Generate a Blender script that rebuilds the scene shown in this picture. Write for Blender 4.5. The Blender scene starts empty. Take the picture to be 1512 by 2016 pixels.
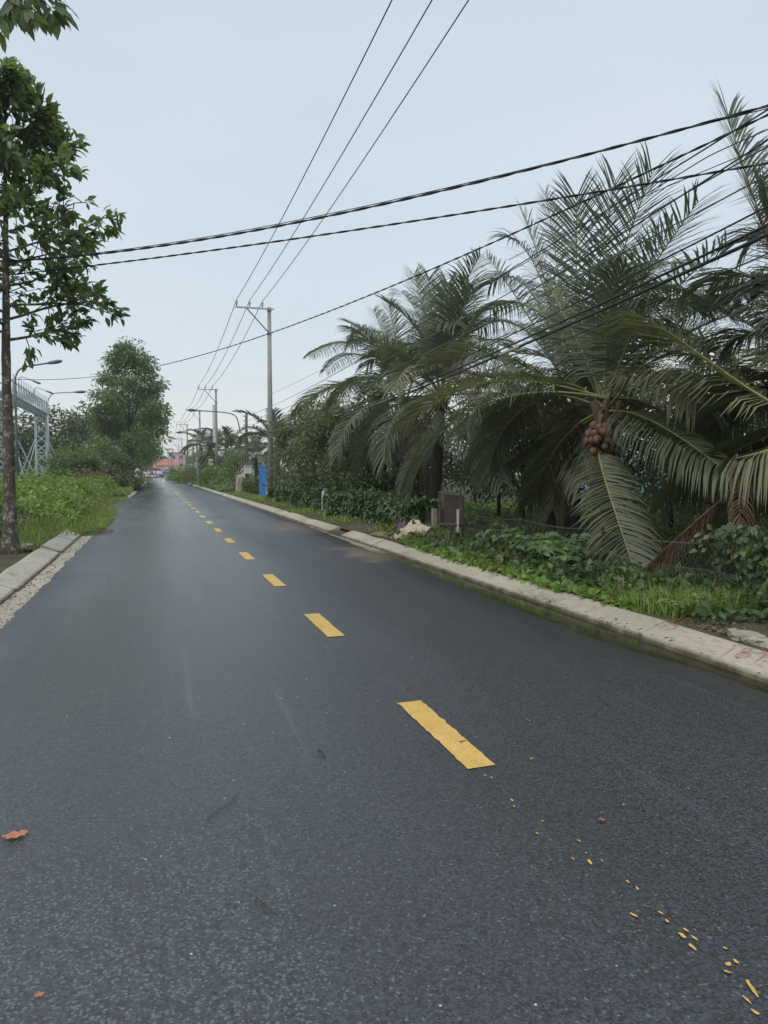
import bpy, math
import numpy as np
from mathutils import Vector, Matrix

sc = bpy.context.scene
col = sc.collection
R_ = math.radians

# ------------------------------------------------------------------ camera
FPX, VPX, VPY, CAMH = 1480.0, 305.0, 931.0, 1.6
CX, CY = 756.0, 1008.0
_d = np.array([VPX-CX, VPY-CY, FPX]); _d /= np.linalg.norm(_d)
_p = math.atan2(CY-VPY, FPX)
_dn = np.array([0, math.cos(_p), math.sin(_p)])
_AX = np.array([np.cross(_dn, _d), _d, -_dn])          # world x, y, z seen from the camera
cam_d = bpy.data.cameras.new('camera')
cam_d.sensor_fit = 'VERTICAL'; cam_d.sensor_height = 24.0; cam_d.lens = FPX/2016*24.0
cam_d.clip_start = 0.1; cam_d.clip_end = 5000
cam = bpy.data.objects.new('camera', cam_d); col.objects.link(cam)
m = Matrix.Identity(4)
for i in range(3):
    m[i][0] = _AX[i][0]; m[i][1] = -_AX[i][1]; m[i][2] = -_AX[i][2]
m.translation = (0, 0, CAMH)
cam.matrix_world = m
sc.camera = cam

# ------------------------------------------------------------------ sky, sun, exposure
SUN_EL, SUN_AZ = R_(56), R_(-135)          # azimuth from +Y towards +X
w = bpy.data.worlds.new('World'); sc.world = w; w.use_nodes = True
nt = w.node_tree; nt.nodes.clear()
sky = nt.nodes.new('ShaderNodeTexSky'); sky.sky_type = 'NISHITA'; sky.sun_disc = False
sky.sun_elevation = SUN_EL; sky.sun_rotation = SUN_AZ
sky.air_density = 1.3; sky.dust_density = 4.0; sky.ozone_density = 1.0
tc = nt.nodes.new('ShaderNodeTexCoord')
mp = nt.nodes.new('ShaderNodeMapping'); mp.inputs['Scale'].default_value = (1.0, 1.0, 2.6)
nz = nt.nodes.new('ShaderNodeTexNoise'); nz.inputs['Scale'].default_value = 1.7; nz.inputs['Detail'].default_value = 3; nz.inputs['Roughness'].default_value = .45
nt.links.new(tc.outputs['Generated'], mp.inputs['Vector']); nt.links.new(mp.outputs['Vector'], nz.inputs['Vector'])
cr = nt.nodes.new('ShaderNodeValToRGB')    # even cloud deck
cr.color_ramp.elements[0].position = .3; cr.color_ramp.elements[0].color = (4.45, 5.2, 5.9, 1)
cr.color_ramp.elements[1].position = .72; cr.color_ramp.elements[1].color = (5.2, 5.85, 6.35, 1)
nt.links.new(nz.outputs['Fac'], cr.inputs['Fac'])
# the deck thins towards the horizon, where it is paler and warmer
sx = nt.nodes.new('ShaderNodeSeparateXYZ'); nt.links.new(tc.outputs['Generated'], sx.inputs[0])
nz2 = nt.nodes.new('ShaderNodeTexNoise'); nz2.inputs['Scale'].default_value = 2.2; nz2.inputs['Detail'].default_value = 3
mp2 = nt.nodes.new('ShaderNodeMapping'); mp2.inputs['Scale'].default_value = (1.0, 1.0, 7.0)
nt.links.new(tc.outputs['Generated'], mp2.inputs['Vector']); nt.links.new(mp2.outputs['Vector'], nz2.inputs['Vector'])
ma = nt.nodes.new('ShaderNodeMath'); ma.operation = 'MULTIPLY_ADD'; ma.inputs[1].default_value = .16; ma.inputs[2].default_value = -.08
nt.links.new(nz2.outputs['Fac'], ma.inputs[0])
ad = nt.nodes.new('ShaderNodeMath'); ad.operation = 'ADD'; nt.links.new(sx.outputs['Z'], ad.inputs[0]); nt.links.new(ma.outputs[0], ad.inputs[1])
hr = nt.nodes.new('ShaderNodeMapRange'); hr.inputs['From Min'].default_value = .02; hr.inputs['From Max'].default_value = .2
hr.inputs['To Min'].default_value = 1.0; hr.inputs['To Max'].default_value = 0.0; hr.interpolation_type = 'SMOOTHSTEP'
nt.links.new(ad.outputs[0], hr.inputs['Value'])
hm = nt.nodes.new('ShaderNodeMix'); hm.data_type = 'RGBA'; hm.inputs[7].default_value = (6.8, 7.0, 6.75, 1)
nt.links.new(hr.outputs[0], hm.inputs[0]); nt.links.new(cr.outputs[0], hm.inputs[6])
mx = nt.nodes.new('ShaderNodeMix'); mx.data_type = 'RGBA'; mx.inputs[0].default_value = .86
nt.links.new(sky.outputs[0], mx.inputs[6]); nt.links.new(hm.outputs[2], mx.inputs[7])
bg = nt.nodes.new('ShaderNodeBackground'); bg.inputs['Strength'].default_value = 0.109
wo = nt.nodes.new('ShaderNodeOutputWorld')
nt.links.new(mx.outputs[2], bg.inputs['Color']); nt.links.new(bg.outputs[0], wo.inputs['Surface'])

sd = bpy.data.lights.new('sun', 'SUN'); sd.energy = 1.5; sd.angle = R_(45); sd.color = (1.0, .97, .92)
sun = bpy.data.objects.new('sun', sd); col.objects.link(sun)
_sv = Vector((math.sin(SUN_AZ)*math.cos(SUN_EL), math.cos(SUN_AZ)*math.cos(SUN_EL), math.sin(SUN_EL)))
sun.rotation_euler = _sv.to_track_quat('Z', 'Y').to_euler()
sun.location = (0, 0, 40)
vs = sc.view_settings
vs.view_transform = 'Standard'; vs.look = 'None'; vs.exposure = 0.4; vs.gamma = 1.0; vs.use_curve_mapping = False
sc.cycles.max_bounces = 6; sc.cycles.transparent_max_bounces = 8

# ------------------------------------------------------------------ survey: points of the place from bearings
def ray(px, py):
    return _AX @ np.array([px-CX, py-CY, FPX])
def atY(px, py, Y):
    r = ray(px, py); t = Y/r[1]; return np.array([r[0]*t, Y, CAMH+r[2]*t])
def atX(px, py, X):
    r = ray(px, py); t = X/r[0]; return np.array([X, r[1]*t, CAMH+r[2]*t])
def gnd(px, py, z=0.0):
    r = ray(px, py); t = (z-CAMH)/r[2]; return np.array([r[0]*t, r[1]*t, z])

# ------------------------------------------------------------------ builders
ORG = {}
def rng_(s): return np.random.default_rng(s)
def V(*a): return np.array(a, dtype=float)
def unit(v):
    v = np.asarray(v, float); n = np.linalg.norm(v); return v/n if n > 1e-9 else v

def link(o, parent=None):
    col.objects.link(o)
    if parent is not None: o.parent = parent
    return o
def tag(o, label=None, cat=None, group=None, kind=None):
    if label: o['label'] = label
    if cat: o['category'] = cat
    if group: o['group'] = group
    if kind: o['kind'] = kind
    return o
def thing(name, loc, label, cat, group=None):
    o = bpy.data.objects.new(name, None); o.empty_display_size = .2
    o.location = loc; link(o); ORG[o.name] = np.array(loc, float)
    return tag(o, label, cat, group)
def org(o):
    return ORG.get(o.name, np.zeros(3)) if o is not None else np.zeros(3)

class MB:
    """collects faces in world coordinates"""
    def __init__(s): s.v = []; s.f = []; s.n = 0
    def add(s, v, f):
        v = np.asarray(v, float).reshape(-1, 3)
        s.v.append(v); s.f += [tuple(i+s.n for i in q) for q in f]; s.n += len(v)
    def box(s, c, d, rz=0., rx=0., ry=0.):
        c = np.asarray(c, float); x, y, z = [k/2 for k in d]
        p = np.array([[-x,-y,-z],[x,-y,-z],[x,y,-z],[-x,y,-z],[-x,-y,z],[x,-y,z],[x,y,z],[-x,y,z]])
        if rx or ry or rz:
            M = np.array((Matrix.Rotation(rz,3,'Z') @ Matrix.Rotation(ry,3,'Y') @ Matrix.Rotation(rx,3,'X')))
            p = p @ M.T
        s.add(p+c, [(3,2,1,0),(4,5,6,7),(0,1,5,4),(1,2,6,5),(2,3,7,6),(3,0,4,7)])
    def bar(s, a, b, wx, wy=None):
        """square bar from a to b"""
        s.tube([a, b], [wx/1.414, wx/1.414], 4, True, math.pi/4)
    def tube(s, pts, rad, sides=6, cap=True, ph=0.):
        P = np.asarray(pts, float); n = len(P)
        rad = np.full(n, rad) if np.isscalar(rad) else np.asarray(rad, float)
        T = np.gradient(P, axis=0) if n > 2 else np.repeat((P[1]-P[0])[None], 2, 0)
        T /= np.maximum(np.linalg.norm(T, axis=1, keepdims=True), 1e-9)
        up = V(0,0,1) if abs(T[0][2]) < .9 else V(1,0,0)
        a = unit(np.cross(T[0], up)); A = []
        for t in T:
            a = unit(a - t*np.dot(a, t)); A.append(a)
        A = np.array(A); B = np.cross(T, A)
        th = np.arange(sides)/sides*2*math.pi+ph
        v = P[:,None]+rad[:,None,None]*(np.cos(th)[None,:,None]*A[:,None]+np.sin(th)[None,:,None]*B[:,None])
        f = []
        for i in range(n-1):
            for k in range(sides):
                k2 = (k+1) % sides
                f.append((i*sides+k, i*sides+k2, (i+1)*sides+k2, (i+1)*sides+k))
        if cap:
            f.append(tuple(range(sides))[::-1]); f.append(tuple((n-1)*sides+k for k in range(sides)))
        s.add(v.reshape(-1, 3), f)
    def lathe(s, c, prof, sides=10, axis=None):
        """prof: list of (r, z)"""
        v = []; f = []
        for r, z in prof:
            for k in range(sides):
                t = k/sides*2*math.pi; v.append((r*math.cos(t), r*math.sin(t), z))
        for i in range(len(prof)-1):
            for k in range(sides):
                k2 = (k+1) % sides; f.append((i*sides+k, i*sides+k2, (i+1)*sides+k2, (i+1)*sides+k))
        f.append(tuple(range(sides))[::-1]); f.append(tuple((len(prof)-1)*sides+k for k in range(sides)))
        v = np.array(v)
        if axis is not None:
            q = Vector((0,0,1)).rotation_difference(Vector(axis)).to_matrix(); v = v @ np.array(q).T
        s.add(v+np.asarray(c, float), f)
    def prism(s, poly, z0, z1):
        n = len(poly); v = [(x, y, z0) for x, y in poly]+[(x, y, z1) for x, y in poly]
        s.add(v, [tuple(range(n))[::-1], tuple(range(n, 2*n))]+[(i, (i+1) % n, n+(i+1) % n, n+i) for i in range(n)])
    def extrude_y(s, prof, y0, y1):
        """closed profile (x, z), counter-clockwise seen from -y, swept along y"""
        n = len(prof); v = [(x, y0, z) for x, z in prof]+[(x, y1, z) for x, z in prof]
        s.add(v, [tuple(range(n)), tuple(range(n, 2*n))[::-1]]+[(i, n+i, n+(i+1) % n, (i+1) % n) for i in range(n)])
    def grid(s, X, Y, Z):
        X, Y, Z = map(np.asarray, (X, Y, Z)); a, b = X.shape
        f = [(i*b+j, i*b+j+1, (i+1)*b+j+1, (i+1)*b+j) for i in range(a-1) for j in range(b-1)]
        s.add(np.stack([X, Y, Z], -1).reshape(-1, 3), f)
    def build(s, name, mat, parent=None, smooth=False, origin=None):
        v = np.concatenate(s.v) if s.v else np.zeros((0, 3))
        o0 = org(parent) if parent is not None else (np.asarray(origin, float) if origin is not None else np.zeros(3))
        me = bpy.data.meshes.new(name); me.from_pydata((v-o0).tolist(), [], s.f); me.update()
        if smooth: me.polygons.foreach_set('use_smooth', np.ones(len(me.polygons), bool))
        if mat is not None: me.materials.append(mat)
        o = bpy.data.objects.new(name, me); link(o, parent); ORG[o.name] = o0
        if parent is None: o.location = o0
        return o

def fast_mesh(name, v, tris, mat, parent=None, smooth=False, origin=None):
    """big triangle meshes straight from arrays"""
    v = np.asarray(v, np.float64).reshape(-1, 3); tris = np.asarray(tris, np.int32).reshape(-1, 3)
    o0 = org(parent) if parent is not None else (np.asarray(origin, float) if origin is not None else np.zeros(3))
    me = bpy.data.meshes.new(name)
    me.vertices.add(len(v)); me.vertices.foreach_set('co', (v-o0).astype(np.float32).ravel())
    me.loops.add(tris.size); me.loops.foreach_set('vertex_index', tris.ravel())
    me.polygons.add(len(tris)); me.polygons.foreach_set('loop_start', np.arange(0, tris.size, 3, dtype=np.int32))
    if smooth: me.polygons.foreach_set('use_smooth', np.ones(len(tris), bool))
    me.update(calc_edges=True)
    if mat is not None: me.materials.append(mat)
    o = bpy.data.objects.new(name, me); link(o, parent); ORG[o.name] = o0
    if parent is None: o.location = o0
    return o

def leaves(P, D, N, L, W, fold=.25, curl=.15):
    """arrays of leaf blades: base P, direction D, face normal N, length L, width W -> verts, tris"""
    n = len(P); P = np.asarray(P, float); D = np.asarray(D, float); N = np.asarray(N, float)
    D /= np.maximum(np.linalg.norm(D, axis=1, keepdims=True), 1e-9)
    S = np.cross(D, N); S /= np.maximum(np.linalg.norm(S, axis=1, keepdims=True), 1e-9)
    N = np.cross(S, D)
    L = np.broadcast_to(np.asarray(L, float), (n,))[:,None]; W = np.broadcast_to(np.asarray(W, float), (n,))[:,None]
    mid = P+D*L*.5
    v = np.stack([P, P+D*L*.36+S*W*.5+N*W*fold, P+D*L*.36-S*W*.5+N*W*fold, mid,
                  P+D*L*.72+S*W*.36+N*(W*fold*.5-L*curl*.35), P+D*L*.72-S*W*.36+N*(W*fold*.5-L*curl*.35), P+D*L-N*L*curl], 1)
    t = np.array([[0,1,3],[0,3,2],[1,4,3],[2,3,5],[3,4,6],[3,6,5]], np.int64)
    tr = (np.arange(n)*7)[:,None,None]+t[None]
    return v.reshape(-1, 3), tr.reshape(-1, 3)

def rand_dir(r, n):
    v = r.normal(size=(n, 3)); return v/np.linalg.norm(v, axis=1, keepdims=True)

def copy_tree(o, parent=None):
    c = o.copy(); link(c, parent)
    ORG[c.name] = org(o)
    for ch in list(o.children): copy_tree(ch, c)
    return c
def place(o, loc, rz=0., s=1., label=None):
    o.location = loc; o.rotation_euler = (0, 0, rz); o.scale = (s, s, s) if np.isscalar(s) else s
    if label: o['label'] = label
    return o

# ------------------------------------------------------------------ materials
class NT:
    def __init__(s, name):
        s.m = bpy.data.materials.new(name); s.m.use_nodes = True; s.t = s.m.node_tree; s.t.nodes.clear()
        s.out = s.n('ShaderNodeOutputMaterial'); s.b = s.n('ShaderNodeBsdfPrincipled')
        s.l(s.b.outputs[0], s.out.inputs['Surface'])
        s.tc = None
    def n(s, k, **kw):
        x = s.t.nodes.new(k)
        for a, b in kw.items(): setattr(x, a, b)
        return x
    def l(s, a, b): s.t.links.new(a, b)
    def coord(s, scale=(1,1,1), loc=(0,0,0), which='Object'):
        if s.tc is None: s.tc = s.n('ShaderNodeTexCoord')
        mp = s.n('ShaderNodeMapping'); mp.inputs['Scale'].default_value = scale; mp.inputs['Location'].default_value = loc
        s.l(s.tc.outputs[which], mp.inputs['Vector']); return mp.outputs[0]
    def noise(s, scale, detail=4, rough=.55, vec=None, dist=0.):
        x = s.n('ShaderNodeTexNoise'); x.inputs['Scale'].default_value = scale; x.inputs['Detail'].default_value = detail
        x.inputs['Roughness'].default_value = rough; x.inputs['Distortion'].default_value = dist
        s.l(vec if vec is not None else s.coord(), x.inputs['Vector']); return x.outputs['Fac']
    def vor(s, scale, vec=None, feature='F1'):
        x = s.n('ShaderNodeTexVoronoi', feature=feature); x.inputs['Scale'].default_value = scale
        s.l(vec if vec is not None else s.coord(), x.inputs['Vector']); return x
    def ramp(s, fac, stops):
        x = s.n('ShaderNodeValToRGB'); e = x.color_ramp.elements
        while len(e) < len(stops): e.new(.5)
        for k, (p, c) in zip(e, stops): k.position = p; k.color = (*c, 1) if len(c) == 3 else c
        s.l(fac, x.inputs['Fac']); return x.outputs[0]
    def rng(s, v, a, b, c, d, smooth=False):
        x = s.n('ShaderNodeMapRange'); x.inputs[1].default_value = a; x.inputs[2].default_value = b; x.inputs[3].default_value = c; x.inputs[4].default_value = d
        if smooth: x.interpolation_type = 'SMOOTHSTEP'
        s.l(v, x.inputs[0]); return x.outputs[0]
    def math(s, op, a, b):
        x = s.n('ShaderNodeMath', operation=op)
        for i, q in enumerate((a, b)):
            if isinstance(q, (int, float)): x.inputs[i].default_value = q
            else: s.l(q, x.inputs[i])
        return x.outputs[0]
    def mix(s, f, a, b, mode='MIX'):
        x = s.n('ShaderNodeMix', data_type='RGBA', blend_type=mode)
        for i, q in ((0, f), (6, a), (7, b)):
            if isinstance(q, (int, float)): x.inputs[i].default_value = q
            elif isinstance(q, tuple): x.inputs[i].default_value = (*q, 1)
            else: s.l(q, x.inputs[i])
        return x.outputs[2]
    def set(s, **kw):
        for k, q in kw.items():
            i = s.b.inputs[k.replace('_', ' ')]
            if isinstance(q, (int, float)): i.default_value = q
            elif isinstance(q, tuple): i.default_value = (*q, 1)
            else: s.l(q, i)
        return s
    def bump(s, h, strength=.4, dist=.01):
        x = s.n('ShaderNodeBump'); x.inputs['Strength'].default_value = strength; x.inputs['Distance'].default_value = dist
        s.l(h, x.inputs['Height']); s.l(x.outputs[0], s.b.inputs['Normal'])
        return s
    def sep(s, vec):
        x = s.n('ShaderNodeSeparateXYZ'); s.l(vec, x.inputs[0]); return x.outputs

def m_plain(name, c, rough=.6, var=.25, scale=6., metal=0., bump=.15, spec=.5, c2=None, dist=.004):
    t = NT(name); n = t.noise(scale, 5, .6)
    d = tuple(k*(1-var) for k in c) if c2 is None else c2; u = tuple(min(1, k*(1+var)) for k in c)
    t.set(Base_Color=t.ramp(n, [(.3, d), (.7, u)]), Roughness=rough, Metallic=metal, Specular_IOR_Level=spec)
    if bump: t.bump(t.noise(scale*7, 4), bump, dist)
    return t.m

def m_leaf(name, dark, lite, rare=None, rough=.45, trans=.4, spec=.4, rare_at=.93, tint=(1.15, 1.3, .55)):
    t = NT(name); g = t.n('ShaderNodeNewGeometry')
    st = [(0., dark), (.8, lite)]
    if rare: st = [(0., dark), (rare_at-.1, lite), (rare_at, rare)]
    c = t.ramp(g.outputs['Random Per Island'], st)
    c = t.mix(t.rng(t.noise(.8, 3, .5), .35, .7, 0, .45), c, tuple(k*1.5 for k in lite))
    t.set(Base_Color=c, Roughness=rough, Specular_IOR_Level=spec)
    tr = t.n('ShaderNodeBsdfTranslucent'); mx = t.n('ShaderNodeMixShader'); mx.inputs[0].default_value = trans
    t.l(t.mix(1., c, tint, 'MULTIPLY'), tr.inputs['Color'])
    t.l(t.b.outputs[0], mx.inputs[1]); t.l(tr.outputs[0], mx.inputs[2]); t.l(mx.outputs[0], t.out.inputs['Surface'])
    return t.m
# asphalt: fine stone in dark binder, damp, with worn patches of pale stone
def m_asphalt():
    t = NT('asphalt'); P = t.coord(); x, y, z = t.sep(P)
    v = t.vor(105, P); hue = t.n('ShaderNodeSeparateColor'); t.l(v.outputs['Color'], hue.inputs[0])
    stone = t.rng(hue.outputs[0], 0, 1, .008, .056)
    wob = t.n('ShaderNodeTexNoise'); wob.inputs['Scale'].default_value = 40; t.l(P, wob.inputs['Vector'])
    PW = t.mix(.022, P, wob.outputs['Color'], 'ADD')
    v2 = t.vor(78, PW); h2 = t.n('ShaderNodeSeparateColor'); t.l(v2.outputs['Color'], h2.inputs[0])
    # exposed pale stones gathered in patches on the near left of the lane
    wx = t.math('ADD', x, t.rng(t.noise(1.5, 4, .6, t.coord((1.4, .35, 1), (5.4, 2.3, 0))), 0, 1, -.9, .9)); wy = t.math('ADD', y, t.rng(t.noise(1.1, 4, .6), 0, 1, -1.2, 1.2))
    near = t.math('MULTIPLY', t.rng(wy, 2.3, 4.1, 1, 0, True), t.rng(wx, .1, .75, 1, .16, True))
    few = t.rng(near, 0, 1, 1.0, .62)
    pale = t.math('GREATER_THAN', h2.outputs[1], few)
    dot = t.math('LESS_THAN', v2.outputs['Distance'], .46)
    pale = t.math('MULTIPLY', pale, dot)
    c = t.n('ShaderNodeCombineColor'); 
    t.l(stone, c.inputs[0]); t.l(t.math('MULTIPLY', stone, 1.1), c.inputs[1]); t.l(t.math('MULTIPLY', stone, 1.24), c.inputs[2])
    big = t.rng(t.noise(.35, 4, .55, t.coord((1.6, .3, 1))), .3, .7, .78, 1.25)
    cc = t.mix(1., c.outputs[0], big, 'MULTIPLY')
    cc = t.mix(t.math('MULTIPLY', pale, .6), cc, (.15, .16, .165))
    scr = t.rng(t.noise(5, 4, .6, t.coord((1.6, .05, 1), (2, 1, 0))), .6, .72, 0, .3, True)
    cc = t.mix(t.math('MULTIPLY', scr, t.rng(t.noise(50, 3, .7, P), .4, .6, .2, 1)), cc, (.13, .14, .145))
    # very few bright chips anywhere
    v3 = t.vor(33, P); h3 = t.n('ShaderNodeSeparateColor'); t.l(v3.outputs['Color'], h3.inputs[0])
    chip = t.math('MULTIPLY', t.math('GREATER_THAN', h3.outputs[0], .988), t.math('LESS_THAN', v3.outputs['Distance'], .16))
    cc = t.mix(chip, cc, (.5, .5, .47))
    # rust-coloured sand washed over the right lane edge
    sx_ = t.math('ADD', x, t.rng(t.noise(1.3, 5, .6), 0, 1, -.9, .9))
    sy_ = t.math('ADD', y, t.rng(t.noise(.9, 5, .6, t.coord((1,1,1),(7,0,0))), 0, 1, -2., 2.))
    s1 = t.math('MULTIPLY', t.rng(sx_, 3.3, 4.1, 0, 1, True), t.math('MULTIPLY', t.rng(sy_, 12.2, 13.6, 0, 1, True), t.rng(sy_, 15.2, 16.4, 1, 0, True)))
    s2 = t.math('MULTIPLY', t.rng(sx_, 2.2, 4.0, 0, .75, True), t.math('MULTIPLY', t.rng(sy_, 19., 21.0, 0, 1, True), t.rng(sy_, 23., 25., 1, 0, True)))
    sand = t.math('MULTIPLY', t.math('MAXIMUM', s1, s2), t.rng(t.noise(60, 3, .7), .35, .6, .25, .85))
    cc = t.mix(sand, cc, (.22, .16, .11))
    # damp film: smoother streaks running with the lane
    wet = t.rng(t.noise(.5, 5, .6, t.coord((1.5, .16, 1), (0, 3, 0))), .32, .68, -.04, .10)
    tx = t.math('ADD', x, t.rng(t.noise(.35, 3, .5, t.coord((.3, .5, 1))), 0, 1, -.8, .8))
    track = t.math('MULTIPLY', t.rng(tx, -1.6, -.4, 0, 1, True), t.rng(tx, 1.0, 2.6, 1, 0, True))
    ro = t.math('ADD', t.math('ADD', wet, t.rng(track, 0, 1, .38, .2)), t.math('MULTIPLY', sand, .3))
    t.set(Base_Color=cc, Roughness=ro, Specular_IOR_Level=t.rng(track, 0, 1, .5, .95))
    h = t.math('ADD', t.math('MULTIPLY', t.vor(120, P).outputs['Distance'], -1.0), t.math('MULTIPLY', t.noise(260, 3, .6, P), .7))
    h = t.math('ADD', h, t.math('MULTIPLY', t.noise(28, 4, .6, P), .9))
    t.bump(h, .42, .006)
    return t.m

def m_concrete(name, c=(.36,.34,.30), dirt=(.16,.14,.10), rough=.75, mossy=0., foot=False):
    t = NT(name); P = t.coord()
    n1 = t.noise(1.1, 5, .6, t.coord((1,.5,1))); n2 = t.noise(9, 5, .65, t.coord((3,.8,1)))
    a = t.ramp(n1, [(.3, tuple(k*.8 for k in c)), (.65, tuple(k*1.12 for k in c))])
    a = t.mix(t.rng(n2, .5, .72, 0, .65), a, dirt)
    sp = t.vor(26, P); hh = t.n('ShaderNodeSeparateColor'); t.l(sp.outputs['Color'], hh.inputs[0])
    spot = t.math('MULTIPLY', t.math('GREATER_THAN', hh.outputs[0], .975), t.math('LESS_THAN', sp.outputs['Distance'], .3))
    a = t.mix(t.math('MULTIPLY', spot, .8), a, (.04, .035, .03))
    a = t.mix(t.rng(t.noise(40, 4, .7), .55, .75, 0, .3), a, (.1, .09, .07))
    kz = t.sep(t.coord())[2]
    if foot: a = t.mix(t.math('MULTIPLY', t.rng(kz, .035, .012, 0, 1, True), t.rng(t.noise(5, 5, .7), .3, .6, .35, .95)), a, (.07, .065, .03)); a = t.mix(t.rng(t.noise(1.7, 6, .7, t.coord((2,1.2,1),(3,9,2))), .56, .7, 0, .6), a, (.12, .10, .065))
    if mossy: a = t.mix(t.rng(t.noise(2.2, 5, .7, t.coord((1,.4,1),(4,4,4))), .42, .62, 0, mossy), a, (.07, .08, .03))
    t.set(Base_Color=a, Roughness=rough, Specular_IOR_Level=.35)
    t.bump(t.math('ADD', t.noise(60, 4, .65), t.math('MULTIPLY', t.noise(12, 3, .6, t.coord((4,.6,1))), 1.4)), .5, .006)
    return t.m

def m_gutter_wet():
    t = NT('gutter_wet_moss'); P = t.coord(); x, y, z = t.sep(P)
    n = t.noise(3.2, 6, .7, t.coord((1.6,.7,1)))
    a = t.ramp(n, [(.3, (.010,.010,.007)), (.48, (.022,.022,.012)), (.62, (.045,.042,.021)), (.78, (.10,.085,.055))])
    far = t.rng(t.math('ADD', y, t.rng(t.noise(.6, 4), 0, 1, -3, 3)), 12.5, 15.5, 0, 1, True)
    a = t.mix(far, a, t.ramp(t.noise(2, 5, .6), [(.3, (.16,.12,.085)), (.7, (.3,.26,.2))]))
    t.set(Base_Color=a, Roughness=t.rng(far, 0, 1, .12, .6), Specular_IOR_Level=.5)
    t.bump(t.noise(22, 4, .6), .12, .006)
    return t.m

def m_soil(name, c1, c2, c3, scale=2.):
    t = NT(name); n = t.noise(scale, 6, .65); n2 = t.noise(scale*12, 5, .7)
    a = t.ramp(n, [(.3, c1), (.52, c2), (.7, c3)])
    a = t.mix(t.rng(n2, .45, .7, 0, .5), a, tuple(k*.45 for k in c1))
    t.set(Base_Color=a, Roughness=.9, Specular_IOR_Level=.2); t.bump(n2, .8, .03)
    return t.m

def m_bark(name, c1, c2, lichen=None, scale=7.):
    t = NT(name); n = t.noise(scale, 6, .65, t.coord((1,1,.35)))
    a = t.ramp(n, [(.32, c1), (.65, c2)])
    if lichen: a = t.mix(t.rng(t.noise(scale*1.3, 5, .7, t.coord((1,1,1),(5,2,1))), .53, .6, 0, .85), a, lichen)
    t.set(Base_Color=a, Roughness=.85, Specular_IOR_Level=.25); t.bump(t.noise(scale*5, 5, .7, t.coord((1,1,.4))), .7, .02)
    return t.m

def m_yellow_paint():
    t = NT('yellow_road_paint'); P = t.coord()
    a = t.ramp(t.noise(3.5, 5, .65), [(.3, (.56,.35,.075)), (.7, (.68,.44,.12))])
    a = t.mix(t.rng(t.noise(9, 5, .7, t.coord((3,.5,1))), .56, .75, 0, .5), a, (.30, .21, .09))
    v = t.vor(120, P)
    a = t.mix(t.rng(v.outputs['Distance'], .55, .75, 0, .35), a, (.16, .11, .04))
    t.set(Base_Color=a, Roughness=.55); 
    t.bump(t.math('ADD', t.math('MULTIPLY', v.outputs['Distance'], -1.), t.noise(200, 3)), .45, .004)
    return t.m

def m_red_spray():
    t = NT('red_spray_paint')
    t.set(Base_Color=(.42, .07, .07), Roughness=.7)
    a = t.rng(t.noise(34, 5, .7), .36, .6, .05, .62)
    t.set(Alpha=a); return t.m

M = {}
M['asphalt'] = m_asphalt()
M['kerb'] = m_concrete('kerb_concrete', (.37,.33,.255), (.2,.165,.105), foot=True)
M['kerb_l'] = m_concrete('kerb_concrete_pale', (.43,.40,.34), (.24,.2,.145), foot=True)
M['gutter_l'] = m_concrete('gutter_concrete_sandy', (.40,.35,.28), (.13,.11,.085), .8)
M['gutter_r'] = m_gutter_wet()
M['ground'] = m_soil('ground_soil', (.05,.055,.025), (.075,.085,.032), (.11,.10,.055), .35)
M['verge'] = m_soil('verge_soil', (.05,.045,.03), (.08,.075,.04), (.12,.10,.065), 1.6)
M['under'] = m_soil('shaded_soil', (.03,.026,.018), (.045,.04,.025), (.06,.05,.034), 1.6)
M['sand'] = m_soil('brown_sand', (.16,.115,.075), (.22,.16,.105), (.27,.2,.14), 3.)
M['earth'] = m_soil('dark_earth', (.06,.05,.04), (.1,.085,.065), (.14,.12,.09), 3.)
M['yellow'] = m_yellow_paint()
M['red_spray'] = m_red_spray()
M['white_paint'] = m_plain('white_road_paint', (.62,.60,.52), .6, .15, 8)
M['leaf_tree'] = m_leaf('leaf_street_tree', (.10,.135,.078), (.17,.22,.115), (.22,.30,.11), .34, .45)
M['leaf_far'] = m_leaf('leaf_far_tree', (.085,.12,.055), (.15,.20,.085), (.21,.26,.10), .5, .4)
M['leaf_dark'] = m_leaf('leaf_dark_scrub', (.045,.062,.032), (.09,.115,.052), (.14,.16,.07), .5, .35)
M['leaf_olive'] = m_leaf('leaf_olive', (.075,.09,.048), (.125,.145,.075), (.19,.2,.11), .5, .38)
M['leaf_lush'] = m_leaf('leaf_lush', (.085,.13,.034), (.155,.22,.055), (.24,.28,.085), .5, .35)
M['leaf_hedge'] = m_leaf('leaf_hedge', (.035,.06,.025), (.07,.115,.04), (.11,.165,.055), .42, .25)
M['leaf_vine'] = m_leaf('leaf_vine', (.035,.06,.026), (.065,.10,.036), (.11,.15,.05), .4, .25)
M['leaf_weed'] = m_leaf('leaf_weed', (.09,.15,.034), (.16,.24,.055), (.26,.31,.09), .45, .35)
M['leaf_shrub'] = m_leaf('leaf_shrub', (.055,.10,.042), (.105,.17,.066), (.16,.23,.085), .4, .3)
M['grass'] = m_leaf('grass_blades', (.10,.16,.036), (.18,.25,.06), (.32,.30,.12), .5, .35)
M['dry'] = m_leaf('dry_stalks', (.12,.08,.05), (.19,.14,.085), (.24,.19,.12), .7, .2)
M['yellow_flower'] = m_leaf('yellow_flower', (.5,.33,.03), (.62,.45,.05), None, .5, .3)
M['frond'] = m_leaf('palm_leaflet', (.082,.098,.068), (.155,.175,.122), (.24,.24,.17), .38, .26, .5, tint=(1.05, 1.12, .75))
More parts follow.
